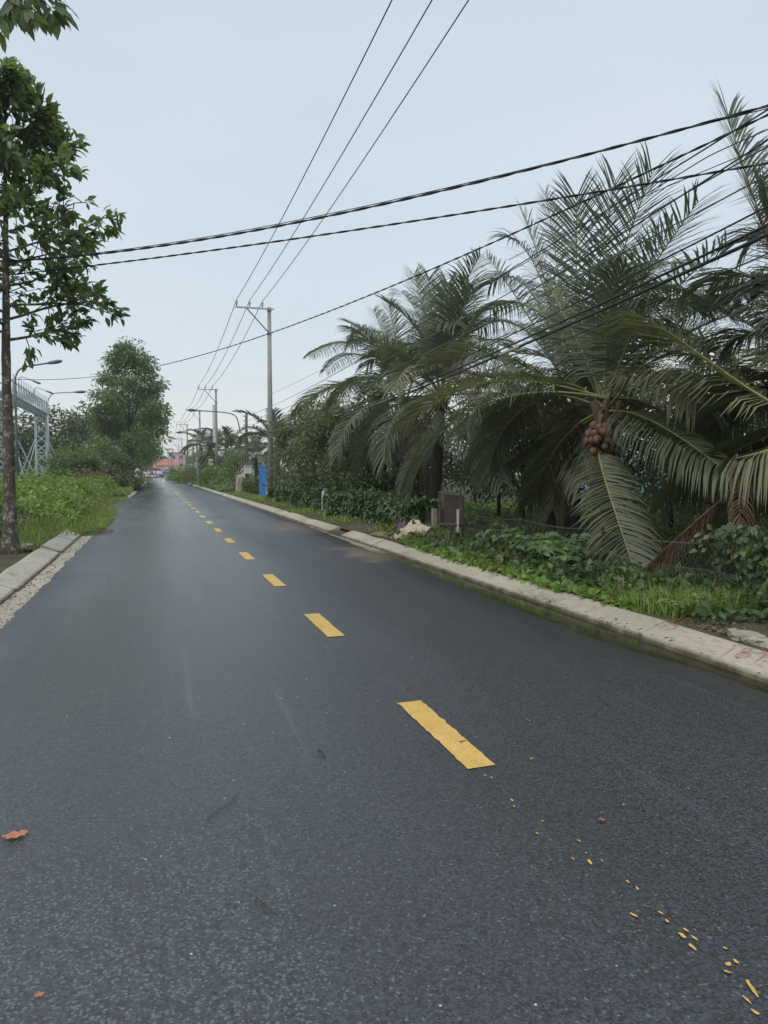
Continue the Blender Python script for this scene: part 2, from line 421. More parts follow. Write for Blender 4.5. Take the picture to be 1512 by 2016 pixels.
M['frond_y'] = m_leaf('palm_leaflet_yellowing', (.12,.128,.074), (.2,.208,.118), (.28,.25,.15), .38, .28, .5, tint=(1.08, 1.1, .7))
M['frond_g'] = m_leaf('palm_leaflet_green', (.055,.07,.036), (.105,.12,.062), (.17,.165,.08), .42, .26, .4, tint=(1.08, 1.15, .65))
M['frond_dead'] = m_leaf('palm_leaflet_dead', (.13,.072,.05), (.21,.12,.082), (.26,.18,.12), .7, .15, .2, .85)
M['rib'] = m_plain('palm_midrib', (.20,.21,.07), .5, .25, 3)
M['rib_dead'] = m_plain('palm_midrib_dead', (.13,.09,.065), .75, .25, 4)
M['bark'] = m_bark('bark_lichen', (.055,.045,.035), (.115,.10,.08), (.30,.29,.25))
M['bark_d'] = m_bark('bark_dark', (.03,.026,.02), (.065,.055,.042))
M['palm_bark'] = m_bark('palm_bark', (.035,.03,.024), (.075,.066,.054), None, 9)
M['coconut'] = m_plain('coconut_husk', (.135,.07,.036), .75, .35, 14, c2=(.07,.036,.02))
M['pole'] = m_concrete('pole_concrete', (.27,.27,.26), (.17,.165,.155), .8)
M['pole_brown'] = m_concrete('pole_concrete_brown', (.2,.175,.15), (.12,.10,.085), .8)
M['steel'] = m_plain('galvanised_steel', (.36,.40,.42), .5, .15, 5, .3)
M['steel_d'] = m_plain('dark_steel', (.10,.11,.115), .5, .2, 5, .2)
M['gate_blue'] = m_plain('blue_grey_steel', (.42,.50,.52), .5, .12, 4, .2)
M['deck_green'] = m_plain('green_grey_sheet', (.16,.22,.21), .6, .15, 4)
M['ceramic'] = m_plain('insulator_ceramic', (.30,.33,.36), .25, .1, 5, bump=0)
M['ceramic_w'] = m_plain('insulator_white', (.6,.62,.62), .3, .1, 5, bump=0)
M['cable'] = m_plain('black_cable', (.012,.012,.013), .55, .2, 9, bump=0)
M['wire_grey'] = m_plain('aluminium_wire', (.10,.105,.11), .5, .2, 9, bump=0)
M['rust'] = m_plain('rusty_wire', (.115,.095,.08), .8, .35, 12)
M['rust_mesh'] = m_plain('rusty_dark_mesh', (.085,.06,.045), .85, .35, 12)
M['wire_fence'] = m_plain('dull_zinc_wire', (.17,.165,.155), .65, .25, 9, .3, bump=0)
M['post'] = m_concrete('fence_post_concrete', (.30,.28,.24), (.13,.11,.08), .8)
M['pvc'] = m_plain('pale_pipe', (.48,.52,.53), .5, .15, 5)
M['blue'] = m_plain('blue_sheet', (.035,.19,.56), .45, .12, 3)
M['tarp'] = m_plain('light_blue_tarp', (.26,.5,.62), .5, .2, 3)
M['white'] = m_plain('weathered_white', (.6,.6,.57), .7, .15, 4)
M['grey_wall'] = m_concrete('grey_render', (.30,.30,.29), (.19,.18,.17), .85)
M['red'] = m_plain('red_paint', (.36,.07,.045), .6, .2, 4)
M['roof'] = m_plain('orange_tile', (.36,.13,.08), .7, .25, 3)
M['pink'] = m_plain('pink_render', (.55,.36,.36), .8, .1, 2)
M['cream'] = m_plain('cream_render', (.55,.47,.37), .8, .1, 2)
M['glass'] = m_plain('dark_glass', (.03,.035,.04), .15, .1, 2, bump=0)
M['sack'] = m_plain('woven_sack', (.40,.345,.26), .8, .2, 20, bump=.3)
M['purple'] = m_plain('purple_print', (.10,.035,.09), .7, .3, 12)
M['litter'] = m_leaf('fallen_leaf', (.16,.075,.04), (.26,.12,.07), (.34,.2,.12), .6, .1)
M['leaf_orange'] = m_plain('orange_leaf', (.42,.16,.09), .6, .25, 40, c2=(.30,.10,.055))
M['twig'] = m_plain('twig', (.03,.025,.022), .8, .3, 30)
M['twig_pale'] = m_plain('twig_pale', (.10,.10,.09), .6, .3, 30)
M['rock'] = m_concrete('broken_concrete', (.34,.31,.26), (.17,.14,.1), .9)
M['mast_red'] = m_plain('mast_red', (.4,.12,.09), .6, .2, 4)
M['blue_sign'] = m_plain('blue_sign', (.02,.10,.5), .4, .1, 4)

# ------------------------------------------------------------------ ground, road, kerbs
rg = rng_(1)
gb = MB()
xs = np.array([-900,-300,-120,-60,-30,-2.2,4.7,6.4,30,60,120,300,900.]); ys = np.array([-300,-40,0,20,40,60,90,130,200,300,600,1500.])
Xg, Yg = np.meshgrid(xs, ys)
gb.grid(Xg, Yg, np.full_like(Xg, -.09)); tag(gb.build('ground', M['ground']), 'green brown open soil reaching away on both sides of the road', 'ground', kind='structure')

def smooth_noise(r, y, amp, step):
    k = np.arange(y.min()-step, y.max()+2*step, step); return np.interp(y, k, r.normal(0, amp, len(k)))
yr = np.concatenate([np.arange(-12, 30, .1), np.arange(30, 90, .5), np.arange(90, 330.1, 4)])
xl = np.interp(yr, [-12, 22, 34, 37, 44, 48, 60, 330], [-1.52, -1.54, -1.6, -2.4, -2.4, -1.6, -1.5, -1.35])
xl = xl+smooth_noise(rg, yr, .018, .35)+smooth_noise(rg, yr, .012, .1)
xr = np.interp(yr, [-12, 4.6, 5.3, 6.5, 9.5, 12, 17, 23, 40, 330], [4.24, 4.22, 4.16, 4.03, 4.06, 4.22, 4.28, 4.42, 4.44, 4.5])
xr = xr+smooth_noise(rg, yr, .02, .5)+smooth_noise(rg, yr, .012, .1)
bend = np.interp(yr, [0, 150, 210, 330], [0, 0, .6, 4.5])
rb = MB(); cols_ = np.linspace(0, 1, 13)
Xr = (xl+bend)[:,None]*(1-cols_)+(xr+bend)[:,None]*cols_
Yr = np.repeat(yr[:,None], 13, 1); Zr = np.zeros_like(Xr)+.02*np.sin(cols_*math.pi)[None]-.0
Xr = np.concatenate([Xr[:,:1]-.012, Xr, Xr[:,-1:]+.012], 1); Yr = np.concatenate([Yr[:,:1], Yr, Yr[:,-1:]], 1)
Zr = np.concatenate([Zr[:,:1]-.06, Zr, Zr[:,-1:]-.06], 1)
rb.grid(Xr, Yr, Zr)
road = tag(rb.build('road', M['asphalt'], smooth=True), 'dark damp asphalt lane running straight to the horizon', 'road', kind='structure')
def road_z(x): return .02*math.sin(math.pi*min(1, max(0, (x+1.52)/5.8)))

# centre line: yellow dashes, further on one unbroken line
def ragged_quad(r, x0, x1, y0, y1, z, jit=.006, n=26):
    a = np.linspace(y0, y1, n)
    L = [(x0+r.normal(0, jit*.5), y) for y in a]; Rr = [(x1+abs(r.normal(0, jit)), y) for y in a]
    L[0] = (L[0][0], y0-.0); Rr[0] = (Rr[0][0], y0+.01); L[-1] = (x0-.012, y1-.012)
    mb = MB(); v = [(x, y, z) for x, y in L]+[(x, y, z) for x, y in Rr]
    mb.add(v, [(i, n+i, n+i+1, i+1) for i in range(n-1)]); return mb
k = 0; y0 = 3.63
while y0 < 128:
    r = rng_(100+k); xx = 1.575-.0012*y0
    ln = 1.25+r.normal(0, .03)
    mb = ragged_quad(r, xx, xx+.165, y0, y0+ln, road_z(xx)+.0045, .006 if y0 < 30 else .001, 26 if y0 < 30 else 4)
    mb.build('road_dash', M['yellow'], road); k += 1; y0 += 3.375
mb = MB(); ya = np.arange(130, 262, 4.); bx = np.interp(ya, yr, bend)
v = []
for y, b in zip(ya, bx): v += [(1.42+b, y, .024), (1.62+b, y, .024)]
mb.add(v, [(2*i, 2*i+1, 2*i+3, 2*i+2) for i in range(len(ya)-1)]); mb.build('solid_line', M['white_paint'], road)

# drips of yellow paint left between the dashes
def blob(r, c, l, wd, ang, z):
    n = 9; th = np.arange(n)/n*2*math.pi; q = 1+r.normal(0, .18, n)
    u = np.stack([np.cos(th)*wd/2*q, np.sin(th)*l/2*q], 1); ca, sa = math.cos(ang), math.sin(ang)
    u = u @ np.array([[ca, sa], [-sa, ca]])
    mb = MB(); mb.add([(c[0]+a, c[1]+b, z) for a, b in u], [tuple(range(n))]); return mb
drips = [(955,1530,.03,.012),(968,1535,.03,.012),(1008,1580,.04,.014),(1012,1592,.025,.012),(1068,1621,.03,.012),(1057,1645,.03,.012),(1140,1660,.03,.012),
 (1128,1696,.03,.012),(1161,1702,.065,.022),(1185,1699,.03,.01),(1236,1741,.03,.012),(1254,1754,.035,.012),(1247,1807,.045,.018),(1301,1803,.03,.012),(1313,1819,.025,.014),
 (1344,1848,.045,.026),(1350,1837,.04,.012),(1367,1853,.04,.016),(1363,1871,.055,.014),(1428,1873,.02,.014),(1449,1899,.03,.02),(1434,1905,.022,.03),(1432,1920,.025,.014),
 (1480,1952,.12,.017),(1470,1975,.05,.012),(1472,1938,.018,.014),(1487,2000,.04,.016),(794,1358,.03,.012),(808,1368,.025,.01)]
r = rng_(5)
for px, py, l, wd in drips:
    g = gnd(px, py, .012); blob(r, g, l*.75, wd*.7, r.normal(0, .25), road_z(g[0])+.0045).build('paint_drip', M['yellow'], road)

# gutters
def strip(xa, xb, ya, yb, z, n, r=None, jit=0.):
    y = np.linspace(ya, yb, n); mb = MB()
    X = np.stack([np.full(n, xa), np.full(n, xb)], 1); Y = np.stack([y, y], 1); mb.grid(X, Y, np.full_like(X, z)); return mb
tag(strip(3.85, 4.56, -12, 150, -.022, 80).build('gutter_right', M['gutter_r']), 'wet mossy gutter strip beside the kerb', 'gutter', kind='structure')
tag(strip(-1.86, -1.3, -12, 150, -.022, 80).build('gutter_left', M['gutter_l']), 'pale sandy concrete gutter strip beside the kerb', 'gutter', kind='structure')

# kerbs: sloping cast segments
KR = [(4.50,-.12),(4.50,.008),(4.515,.018),(4.80,.125),(4.83,.127),(4.86,.11),(4.86,-.12)]
KL = [(-2.24,-.12),(-2.24,.115),(-2.20,.135),(-2.16,.133),(-1.84,.018),(-1.825,.006),(-1.825,-.12)]
def kerb(name, label, prof, spans, mat, seed):
    root = thing(name, (0, 0, 0), label, 'kerb'); root['kind'] = 'structure'; r = rng_(seed); out = []
    for a, b in spans:
        mb = MB(); n = max(2, int((b-a)/.35)); ys_ = np.linspace(a+.006, b-.006, n)
        dx, dz = r.normal(0, .008), r.normal(0, .006); P = np.array(prof); m_ = len(P)
        ddx = smooth_noise(r, ys_, .006, .8)+dx; ddz = smooth_noise(r, ys_, .006, .7)+dz
        b_ = np.interp(ys_, yr, bend)
        Vv = np.stack([P[None,:,0]+(ddx+b_)[:,None], np.repeat(ys_[:,None], m_, 1), P[None,:,1]+ddz[:,None]*(P[None,:,1] > .05)], -1)
        f = [tuple(range(m_)), tuple((n-1)*m_+i for i in range(m_))[::-1]]
        for i in range(n-1):
            for q in range(m_):
                q2 = (q+1) % m_; f.append((i*m_+q, (i+1)*m_+q, (i+1)*m_+q2, i*m_+q2))
        mb.add(Vv.reshape(-1, 3), f); out.append(mb.build('kerb_segment', mat, root))
    return root, out
sp = []; y = -8.; r = rng_(8)
while y < 18.4:
    l = 4.9+r.normal(0, .1); sp.append((y, min(y+l, 18.6))); y = sp[-1][1]
y = 20.1
while y < 150:
    l = 2.5 if y < 40 else 6.; 
    if not (96 < y < 104): sp.append((y, y+l))
    y += l
kerb_r, kr = kerb('kerb_right', 'pale sloping concrete kerb under the palms', KR, sp, M['kerb'], 9)
sl = [(-8, -3.1), (-3.1, 1.8), (1.8, 6.6), (6.6, 11.2), (11.2, 16.1), (16.35, 18.9), (19.0, 21.4)]
y = 60.
while y < 150: sl.append((y, y+5.)); y += 5.
kerb_l, kl = kerb('kerb_left', 'pale sloping concrete kerb below the street tree', KL, sl, M['kerb_l'], 10)
# broken low ramp where the kerb is missing
mb = MB(); X, Y = np.meshgrid(np.linspace(4.48, 5.2, 8), np.linspace(18.62, 20.08, 14)); r = rng_(12)
mb.grid(X, Y, .0+.06*(X-4.48)+r.normal(0, .006, X.shape)); tag(mb.build('kerb_gap', M['earth'], smooth=True), 'earth ramp in the gap of the broken kerb', 'ramp', kind='structure')

# red spray marks on the kerb
def on_kerb(px, py):
    # point on the sloping face z = .018 + (x-4.515)*.3754
    rr = ray(px, py); # solve CAMH + rz t = .018+(rx t-4.515)*.3754
    t = (.018-4.515*.3754-CAMH)/(rr[2]-rr[0]*.3754); return np.array([rr[0]*t, rr[1]*t, CAMH+rr[2]*t])
def stroke(pts, wid):
    P = np.array([on_kerb(*p) for p in pts]); q = []
    for i in range(len(P)-1):
        for s in np.linspace(0, 1, 5)[:-1]: q.append(P[i]*(1-s)+P[i+1]*s)
    q.append(P[-1]); q = np.array(q); nrm = unit(V(-.3754, 0, 1)); T = np.gradient(q, axis=0)
    S = np.cross(T, nrm); S /= np.linalg.norm(S, axis=1, keepdims=True)
    a = q+S*wid/2+nrm*.006; b = q-S*wid/2+nrm*.006; n = len(q)
    mb = MB(); mb.add(np.concatenate([a, b]), [(i, n+i, n+i+1, i+1) for i in range(n-1)]); return mb
def seg_at(segs, y):
    return min(segs, key=lambda o: abs(np.mean([v.co.y for v in o.data.vertices])-y))
s0 = seg_at(kr, 6.6); s1 = seg_at(kr, 5.4)
stroke([(1306,1233),(1313,1230),(1322,1229),(1331,1232),(1332,1236),(1325,1239),(1317,1239),(1310,1241)], .02).build('painted_mark', M['red_spray'], s0)
for pts in ([(1418,1293),(1430,1287),(1441,1279),(1446,1275)],
            [(1482,1278),(1471,1277),(1460,1280),(1463,1284),(1474,1286),(1478,1290),(1468,1295),(1455,1296),(1446,1292),(1455,1287),(1470,1283),(1482,1278)],
            [(1490,1287),(1500,1284),(1508,1287),(1503,1293),(1494,1299),(1484,1306)]):
    stroke(pts, .016).build('painted_digit', M['red_spray'], s1)

# verges: raised soil behind the kerbs
def bumpy(name, x0, x1, y0, y1, zf, mat, label, step=.25, seed=3):
    r = rng_(seed); X, Y = np.meshgrid(np.linspace(x0, x1, int((x1-x0)/step)+2), np.linspace(y0, y1, int((y1-y0)/step/1.6)+2))
    Z = zf(X, Y)+r.normal(0, .012, X.shape); mb = MB(); mb.grid(X, Y, Z)
    return tag(mb.build(name, mat, smooth=True), label, name.replace('_right','').replace('_left',''), kind='structure')
bumpy('verge_right', 4.84, 6.7, -6, 60, lambda X, Y: .095-.03*np.clip((X-5)/1.5, 0, 1)+.03*np.sin(X*3+Y*.7), M['verge'], 'narrow grassy strip of soil between kerb and fence')
bumpy('verge_left', -12.0, -2.2, -4, 75, lambda X, Y: .10+.03*np.sin(X*1.3+Y*.9), M['verge'], 'weedy strip of soil behind the kerb', .4)
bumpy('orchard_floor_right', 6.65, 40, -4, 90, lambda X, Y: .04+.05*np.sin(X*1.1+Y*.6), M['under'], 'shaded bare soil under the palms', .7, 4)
# ------------------------------------------------------------------ poles and wires
def tapered(mb, base, top, r0, r1, sides=12):
    mb.tube([base, (np.asarray(base)+np.asarray(top))/2, top], [r0, (r0+r1)/2, r1], sides)
POLES = [(6.46, 44., 11.15), (6.67, 86.5, 11.0), (6.58, 117., 11.0), (6.05, 150., 10.95), (7.0, 208., 10.9), (7.6, 255., 10.9)]
PL = ['tall grey concrete power pole with three-insulator side arm beside the blue sheet gate',
      'second power pole along the right kerb, with a pale sleeve strapped to it',
      'third power pole along the right kerb, behind the leafy roadside tree', 'fourth power pole along the right kerb, before the grey wall',
      'fifth power pole along the right kerb, near the road end', 'sixth and farthest power pole with side arm near the red roofs']
INS = []      # wire seats of each pole
for i, ((x, y, h), lb) in enumerate(zip(POLES, PL)):
    o = thing('power_pole', (x, y, 0), lb, 'power pole', 'power poles along the right kerb')
    mb = MB(); tapered(mb, (x, y, -.05), (x, y, h), .185, .105); mb.build('pole', M['pole'], o, True)
    za = h-.13; yb = y-.16; xe = x-1.92
    mb = MB(); mb.box((x-.86, yb, za), (2.2, .075, .085)); mb.build('cross_arm', M['steel'], o)
    mb = MB(); mb.bar((x-1.32, yb-.05, za-.04), (x-.02, y-.15, h-1.52), .055); mb.build('brace', M['steel_d'], o)
    mb = MB(); mb.tube([(x, y, za-.1), (x, y, za+.06)], .135, 10); mb.build('clamp_band', M['steel'], o); mb = MB(); mb.tube([(x, y, h-1.58), (x, y, h-1.46)], .14, 10); mb.build('clamp_band', M['steel'], o)
    seats = []
    for dx in (-1.88, -1.15, -.42):
        c = V(x+dx, yb, za+.045)
        mb = MB(); mb.lathe(c, [(.02,0),(.02,.08),(.055,.085),(.06,.15),(.04,.16),(.04,.19),(.07,.195),(.075,.28),(.045,.3),(.03,.36),(.0,.37)], 9)
        ins = mb.build('insulator', M['ceramic'], o, True)
        mb = MB(); mb.lathe(c+V(0,0,.155), [(.045,0),(.066,.005),(.066,.036),(.045,.04)], 9); mb.build('white_band', M['ceramic_w'], ins, True)
        seats.append(c+V(0, 0, .36))
    INS.append(seats)
    if i == 1:
        mb = MB(); tapered(mb, (x-.24, y-.1, 5.0), (x-.24, y-.1, 9.2), .17, .17, 8); mb.build('sleeve', M['white'], o)
        mb = MB(); mb.box((x+.0, y-.1, 4.2), (.5, .3, 1.3)); 

def sag_line(a, b, sag, n=24):
    a, b = np.asarray(a, float), np.asarray(b, float); t = np.linspace(0, 1, n)[:,None]
    p = a*(1-t)+b*t; p[:,2] -= (4*sag*t*(1-t))[:,0]; return p
def cable(name, label, P, rad, mat='cable', sides=5, group=None, cat='cable'):
    mb = MB(); P = np.asarray(P); mb.tube(P, rad, sides)
    o = mb.build(name, M[mat], None, True, origin=P[0]); return tag(o, label, cat, group)
def twisted(name, label, P, rad, mat='cable', pitch=.45, strands=2, group=None, off=1.0):
    """strands wound round each other along a path"""
    P = np.asarray(P); seg = np.linalg.norm(np.diff(P, axis=0), axis=1); s = np.concatenate([[0], np.cumsum(seg)])
    n = int(s[-1]/pitch*7); q = np.linspace(0, s[-1], n); Q = np.stack([np.interp(q, s, P[:,k]) for k in range(3)], 1)
    T = np.gradient(Q, axis=0); T /= np.linalg.norm(T, axis=1, keepdims=True)
    A = np.cross(T, V(0,0,1)); A /= np.linalg.norm(A, axis=1, keepdims=True); B = np.cross(T, A)
    o = thing(name, P[0], label, 'cable', group)
    for j in range(strands):
        ph = q/pitch*2*math.pi+j*2*math.pi/strands
        C = Q+off*rad*(np.cos(ph)[:,None]*A+np.sin(ph)[:,None]*B); mb = MB(); mb.tube(C, rad, 4, False); mb.build('strand', M[mat], o, True)
    return o
# three conductors over all the poles
prev = [V(4.55, -2., 11.25), V(5.28, -2., 11.2), V(6.0, -2., 11.3)]
nm = ['outermost of the three bare power wires over the road', 'middle one of the three bare power wires on the side arms', 'innermost of the three bare power wires, closest to the poles']
for j in range(3):
    mb = MB(); pts = [prev[j]]+[s[j] for s in INS]
    P = []
    for a, b in zip(pts[:-1], pts[1:]):
        seg = sag_line(a, b, .55, 26); P += list(seg[:-1])
    P.append(pts[-1]); P = np.array(P)
    dist = np.hypot(P[:,0], P[:,1]); rad = np.clip(.013+dist*.00012, .013, .03)
    mb.tube(P, rad, 5); tag(mb.build('power_wire', M['wire_grey'], None, True, origin=P[0]), nm[j], 'wire', 'power wires on the side arms')

# low service pole with lamp arm
x, y, h = 7.06, 61., 6.35
sp_ = thing('service_pole', (x, y, 0), 'short brown concrete service pole with meter box and tangled cables', 'utility pole')
mb = MB(); tapered(mb, (x, y, -.05), (x, y, h), .15, .1, 4); mb.build('pole', M['pole_brown'], sp_)
mb = MB(); mb.box((x+.05, y-.2, 1.85), (.62, .32, .62)); mb.box((x+.05, y-.22, 2.19), (.7, .4, .05)); b_ = mb.build('meter_box', M['white'], sp_)
mb = MB(); mb.box((x-.3, y-.2, 1.25), (.26, .22, .62)); mb.build('small_box', M['white'], sp_)
mb = MB(); mb.tube([(x-.12, y-.17, 2.1), (x-.1, y-.17, 5.2)], .03, 5); mb.tube([(x+.08, y-.17, 2.1), (x+.06, y-.17, 5.0)], .025, 5); mb.build('conduit', M['cable'], sp_)
for zz in (6.1, 5.75, 5.4, 5.1, 4.7):
    mb = MB(); mb.lathe((x-.2, y-.05, zz-.06), [(.03,0),(.06,.02),(.06,.05),(.035,.07),(.06,.09),(.06,.12),(.03,.14)], 8); mb.build('spool_insulator', M['ceramic'], sp_, True)
def lamp_arm(name, label, base, head, low, rise, rad=.045):
    o = thing(name, base, label, 'street lamp', 'street lamps on the right-hand poles')
    a = V(*base); b = V(*head); P = [a, a+V(-.35,-.05,0), a+V(-.42,-.05,.5), a+(b-a)*.16+V(0,0,1.0*rise), a+(b-a)*.34+V(0,0,.95*rise), b]
    Q = []
    for i in range(len(P)-1):
        for t in np.linspace(0, 1, 5)[:-1]: Q.append(P[i]*(1-t)+P[i+1]*t)
    Q.append(P[-1]); Q = np.array(Q)
    for _ in range(3): Q[1:-1] = (Q[:-2]+2*Q[1:-1]+Q[2:])/4
    mb = MB(); mb.tube(Q, rad, 6); mb.build('arm', M['steel_d'], o, True)
    d = unit(b-Q[-4]); mb = MB(); mb.tube([b-d*.05, b+d*.1, b+d*.45, b+d*.6], [.05,.1,.11,.03], 8); mb.build('lamp_head', M['steel_d'], o, True)
    return o
lamp_arm('street_lamp', 'street lamp on a long arm from the short brown service pole', (6.9, 60.9, 4.75), tuple(atY(385, 808, 60.5)), 0, 1.1)
lamp_arm('street_lamp', 'street lamp on a thin arm from the power pole with the pale sleeve', (6.5, 86.3, 5.6), tuple(atY(358, 850, 86.)), 0, .9)
# farther slim poles seen between the power poles
for k, (px, py, Y, lb) in enumerate([(380,862,128.,'slim far pole between the third and fourth power poles'),(388,868,100.,'short stub pole beside the far palms on the right'),
        (444,858,92.,'pale short post pole before the far palm crowns'),(340,882,215.,'thin distant pole left of the fifth power pole'),(337,890,240.,'thin distant pole beside the red roof'),(331,888,262.,'distant service pole standing over the blue sign')]):
    p = atY(px, py, Y); o = thing('service_pole', (p[0], Y, 0), lb, 'utility pole', 'slim service poles by the far kerb')
    mb = MB(); tapered(mb, (p[0], Y, -.05), p, .15, .12, 6); mb.build('pole', M['pole'], o)
    mb = MB(); mb.box((p[0]-.1, Y-.15, p[2]-.4), (.7, .08, .08)); mb.build('bracket', M['steel_d'], o)

# cables from the service pole back over the verge to the next pole behind the view
EB = V(7.0, 1.5, 0)
near = lambda z, dx=0., Y=2.0: V(7.0+dx, Y, z)
def bundle(name, label, za, zb, sag, rad, mat='cable', tw=False, dx=0., group='service cables above the right verge', Yb=2.0):
    P = sag_line((x-.1+dx*.3, y, za), near(zb, dx, Yb), sag, 40)
    return twisted(name, label, P, rad, mat, .5, 2, group) if tw else cable(name, label, P, rad, mat, 5, group)
bundle('service_cable', 'thick black sagging telecom cable, lowest over the verge', 4.75, 4.75, 1.0, .026)
bundle('service_cable', 'thick black cable strapped beside the lowest telecom cable', 4.8, 4.9, 1.0, .02, dx=.06)
bundle('service_cable', 'slimmer black cable running just above the telecom bundle', 4.9, 5.05, 1.0, .013, dx=-.1)
bundle('service_cable', 'thin black wire hanging loosest under the telecom bundle', 4.7, 4.6, 1.1, .010, dx=.12)
bundle('service_cable', 'pale single service wire crossing the palm crowns', 5.4, 5.35, .7, .011, 'wire_grey')
bundle('service_cable', 'pale upper service wire crossing the palm crowns', 5.75, 5.65, .6, .011, 'wire_grey')
bundle('service_cable', 'topmost dark service wire from the short brown pole', 6.1, 6.05, .5, .011)
cable('telecom_cable', 'thin dark telecom wire rising from the verge palms to the upper right', [tuple(p) for p in sag_line((8.2, 40, 5.2), (6.5, 3, 5.6), .5, 30)], .011, group='service cables above the right verge')
# pale splice sleeve on the lowest cable
Pc = sag_line((x-.1, y, 4.75), near(4.75), 1.0, 400); dv = (Pc-V(0, 0, CAMH)) @ _AX; ps = CX+FPX*dv[:,0]/dv[:,2]; i0 = int(np.argmin(abs(ps-1000)))
lowest = [o for o in sc.objects if o.get('label', '').startswith('thick black sagging')][0]
mb = MB(); mb.tube(Pc[i0-2:i0+5], .036, 8); mb.build('splice_sleeve', M['sack'], lowest)
# cables thrown across the road from the street tree
a0 = atY(-60, 512, 16.6)
def thru(pts, name, label, rad, tw=True, Ys=None, group='cables slung across the road', strands=2, mat='cable', pitch=.42):
    P = np.array([atY(px, py, Y) for px, py, Y in pts]); s = np.linspace(0, 1, len(P)); q = np.linspace(0, 1, 60)
    # smooth through the sighted points
    C = [np.polyfit(s, P[:,k], min(3, len(P)-1)) for k in range(3)]; Q = np.stack([np.polyval(c, q) for c in C], 1)
    return twisted(name, label, Q, rad, mat, pitch, strands, group) if tw else cable(name, label, Q, rad, mat, 5, group)
thru([(-60,514,16.2),(275,497,14.1),(700,407,11.3),(1100,318,9.2),(1512,213,7.3),(1700,158,6.4)], 'slung_cable', 'twisted black cable slung over the road, the upper of two', .0105, pitch=.75)
thru([(-60,512,16.25),(275,499,14.15),(700,398,11.4),(1100,314,9.3),(1512,224,7.4),(1700,175,6.5)], 'slung_cable', 'thin black wire wound loosely about the upper slung cable', .007, False)
thru([(-60,548,16.2),(235,518,14.6),(520,478,12.6),(900,421,10.4),(1250,366,8.6),(1512,322,7.4),(1700,287,6.5)], 'slung_cable', 'twisted black cable slung over the road, the lower of two', .0085, pitch=.6)
thru([(28,742,53.),(150,751,44.),(330,720,36.),(530,655,27.),(1000,462,14.),(1300,325,9.6),(1512,226,7.6),(1700,140,6.4)], 'slung_cable', 'thin twisted wire climbing from the gateway lamp across the road', .010, True, pitch=.8)
thru([(1000,512,12.),(1250,395,9.4),(1512,285,7.6),(1700,205,6.4)], 'slung_cable', 'short thin wire from the palm crowns to the upper right', .006, False)
thru([(535,775,55.),(800,650,22.),(1100,460,12.6),(1512,262,7.6),(1700,170,6.4)], 'slung_cable', 'thin wire from the tall power pole over the palm tops', .008, False)
thru([(-40,600,17.),(20,583,16.),(60,572,15.6),(110,566,15.2)], 'slung_cable', 'thin wire end sagging through the street tree', .006, False)
# thin wires over the far road end
for k, (ya, yb_, Y) in enumerate([(848,846,170.),(862,858,185.),(872,880,200.),(884,870,160.),(897,905,220.)]):
    a = atY(300, ya, Y); b = atY(480, yb_, Y-20)
    cable('far_wire', ['highest','second highest','middle','second lowest','lowest'][k]+' of the thin wires crossing the far road end', sag_line(a, b, .7, 14), .028, 'wire_grey', 4, 'thin wires over the far road end', 'wire')

# ------------------------------------------------------------------ steel gateway on the left
GX, GYa, GYb, ZB, ZT = -9.15, 53., 69.5, 6.55, 7.5
gw = thing('steel_gateway', (GX, (GYa+GYb)/2, 0), 'blue grey lattice steel gateway with finned beam behind the weeds', 'gateway')
def lattice(mb, c, half, z0, z1, n, ax=0):
    d = V(1,0,0) if ax == 0 else V(0,1,0); a = V(*c)
    for s in (-1, 1): mb.tube([a+d*half*s+V(0,0,z0), a+d*half*s+V(0,0,z1)], .055, 6)
    zs = np.linspace(z0+.2, z1-.1, n)
    for i in range(n-1):
        s = 1 if i % 2 else -1
        mb.tube([a+d*half*s+V(0,0,zs[i]), a-d*half*s+V(0,0,zs[i+1])], .024, 4, False)
        mb.tube([a-d*half*s+V(0,0,zs[i]), a+d*half*s+V(0,0,zs[i+1])], .024, 4, False)
    mb.tube([a+d*half+V(0,0,zs[n//2]), a-d*half+V(0,0,zs[n//2])], .03, 4, False)
for Y in (GYa, GYb):
    mb = MB(); lattice(mb, (GX, Y-.35, 0), .42, -.05, ZB, 9)
    mb.build('lattice_leg', M['gate_blue'], gw)
    mb = MB(); lattice(mb, (GX, Y+.35, 0), .42, -.05, ZB, 9); mb.build('lattice_leg', M['gate_blue'], gw)
    for s in (-1, 1):
        for zz, dx in ((4.6, 2.3), (4.3, 1.5)):
            mb = MB(); mb.tube([(GX+s*.42, Y, zz), (GX+s*dx, Y+(.5 if dx > 2 else -.5), -.05)], .04, 5); mb.build('stay', M['gate_blue'], gw)
mb = MB()
for xx, zz in ((-.45, ZB+.06), (.45, ZB+.06), (-.45, ZT), (.45, ZT)): mb.tube([(GX+xx, GYa-3, zz), (GX+xx, GYb+.5, zz)], .05, 6)
for yy in np.arange(GYa-3, GYb+.6, 1.1): mb.tube([(GX+.45, yy, ZB), (GX+.45, min(yy+.55, GYb+.5), ZT)], .025, 4); mb.tube([(GX+.45, min(yy+.55, GYb+.5), ZT), (GX+.45, min(yy+1.1, GYb+.5), ZB)], .025, 4)
mb.build('beam_truss', M['gate_blue'], gw)
for yy in np.arange(GYa-3, GYb+.5, .55):
    mb = MB(); mb.box((GX, yy+.27, ZB-.02), (1.0, .5, .03), rx=R_(9)); mb.build('soffit_sheet', M['deck_green'], gw)
for yy in np.arange(GYa-2.8, GYb+.5, 1.02):
    mb = MB(); mb.box((GX+.56, yy, (ZB+ZT)/2+.05), (.05, .34, .98)); mb.box((GX+.56, yy+.15, ZT+.2), (.05, .05, .5)); mb.build('fin', M['gate_blue'], gw)
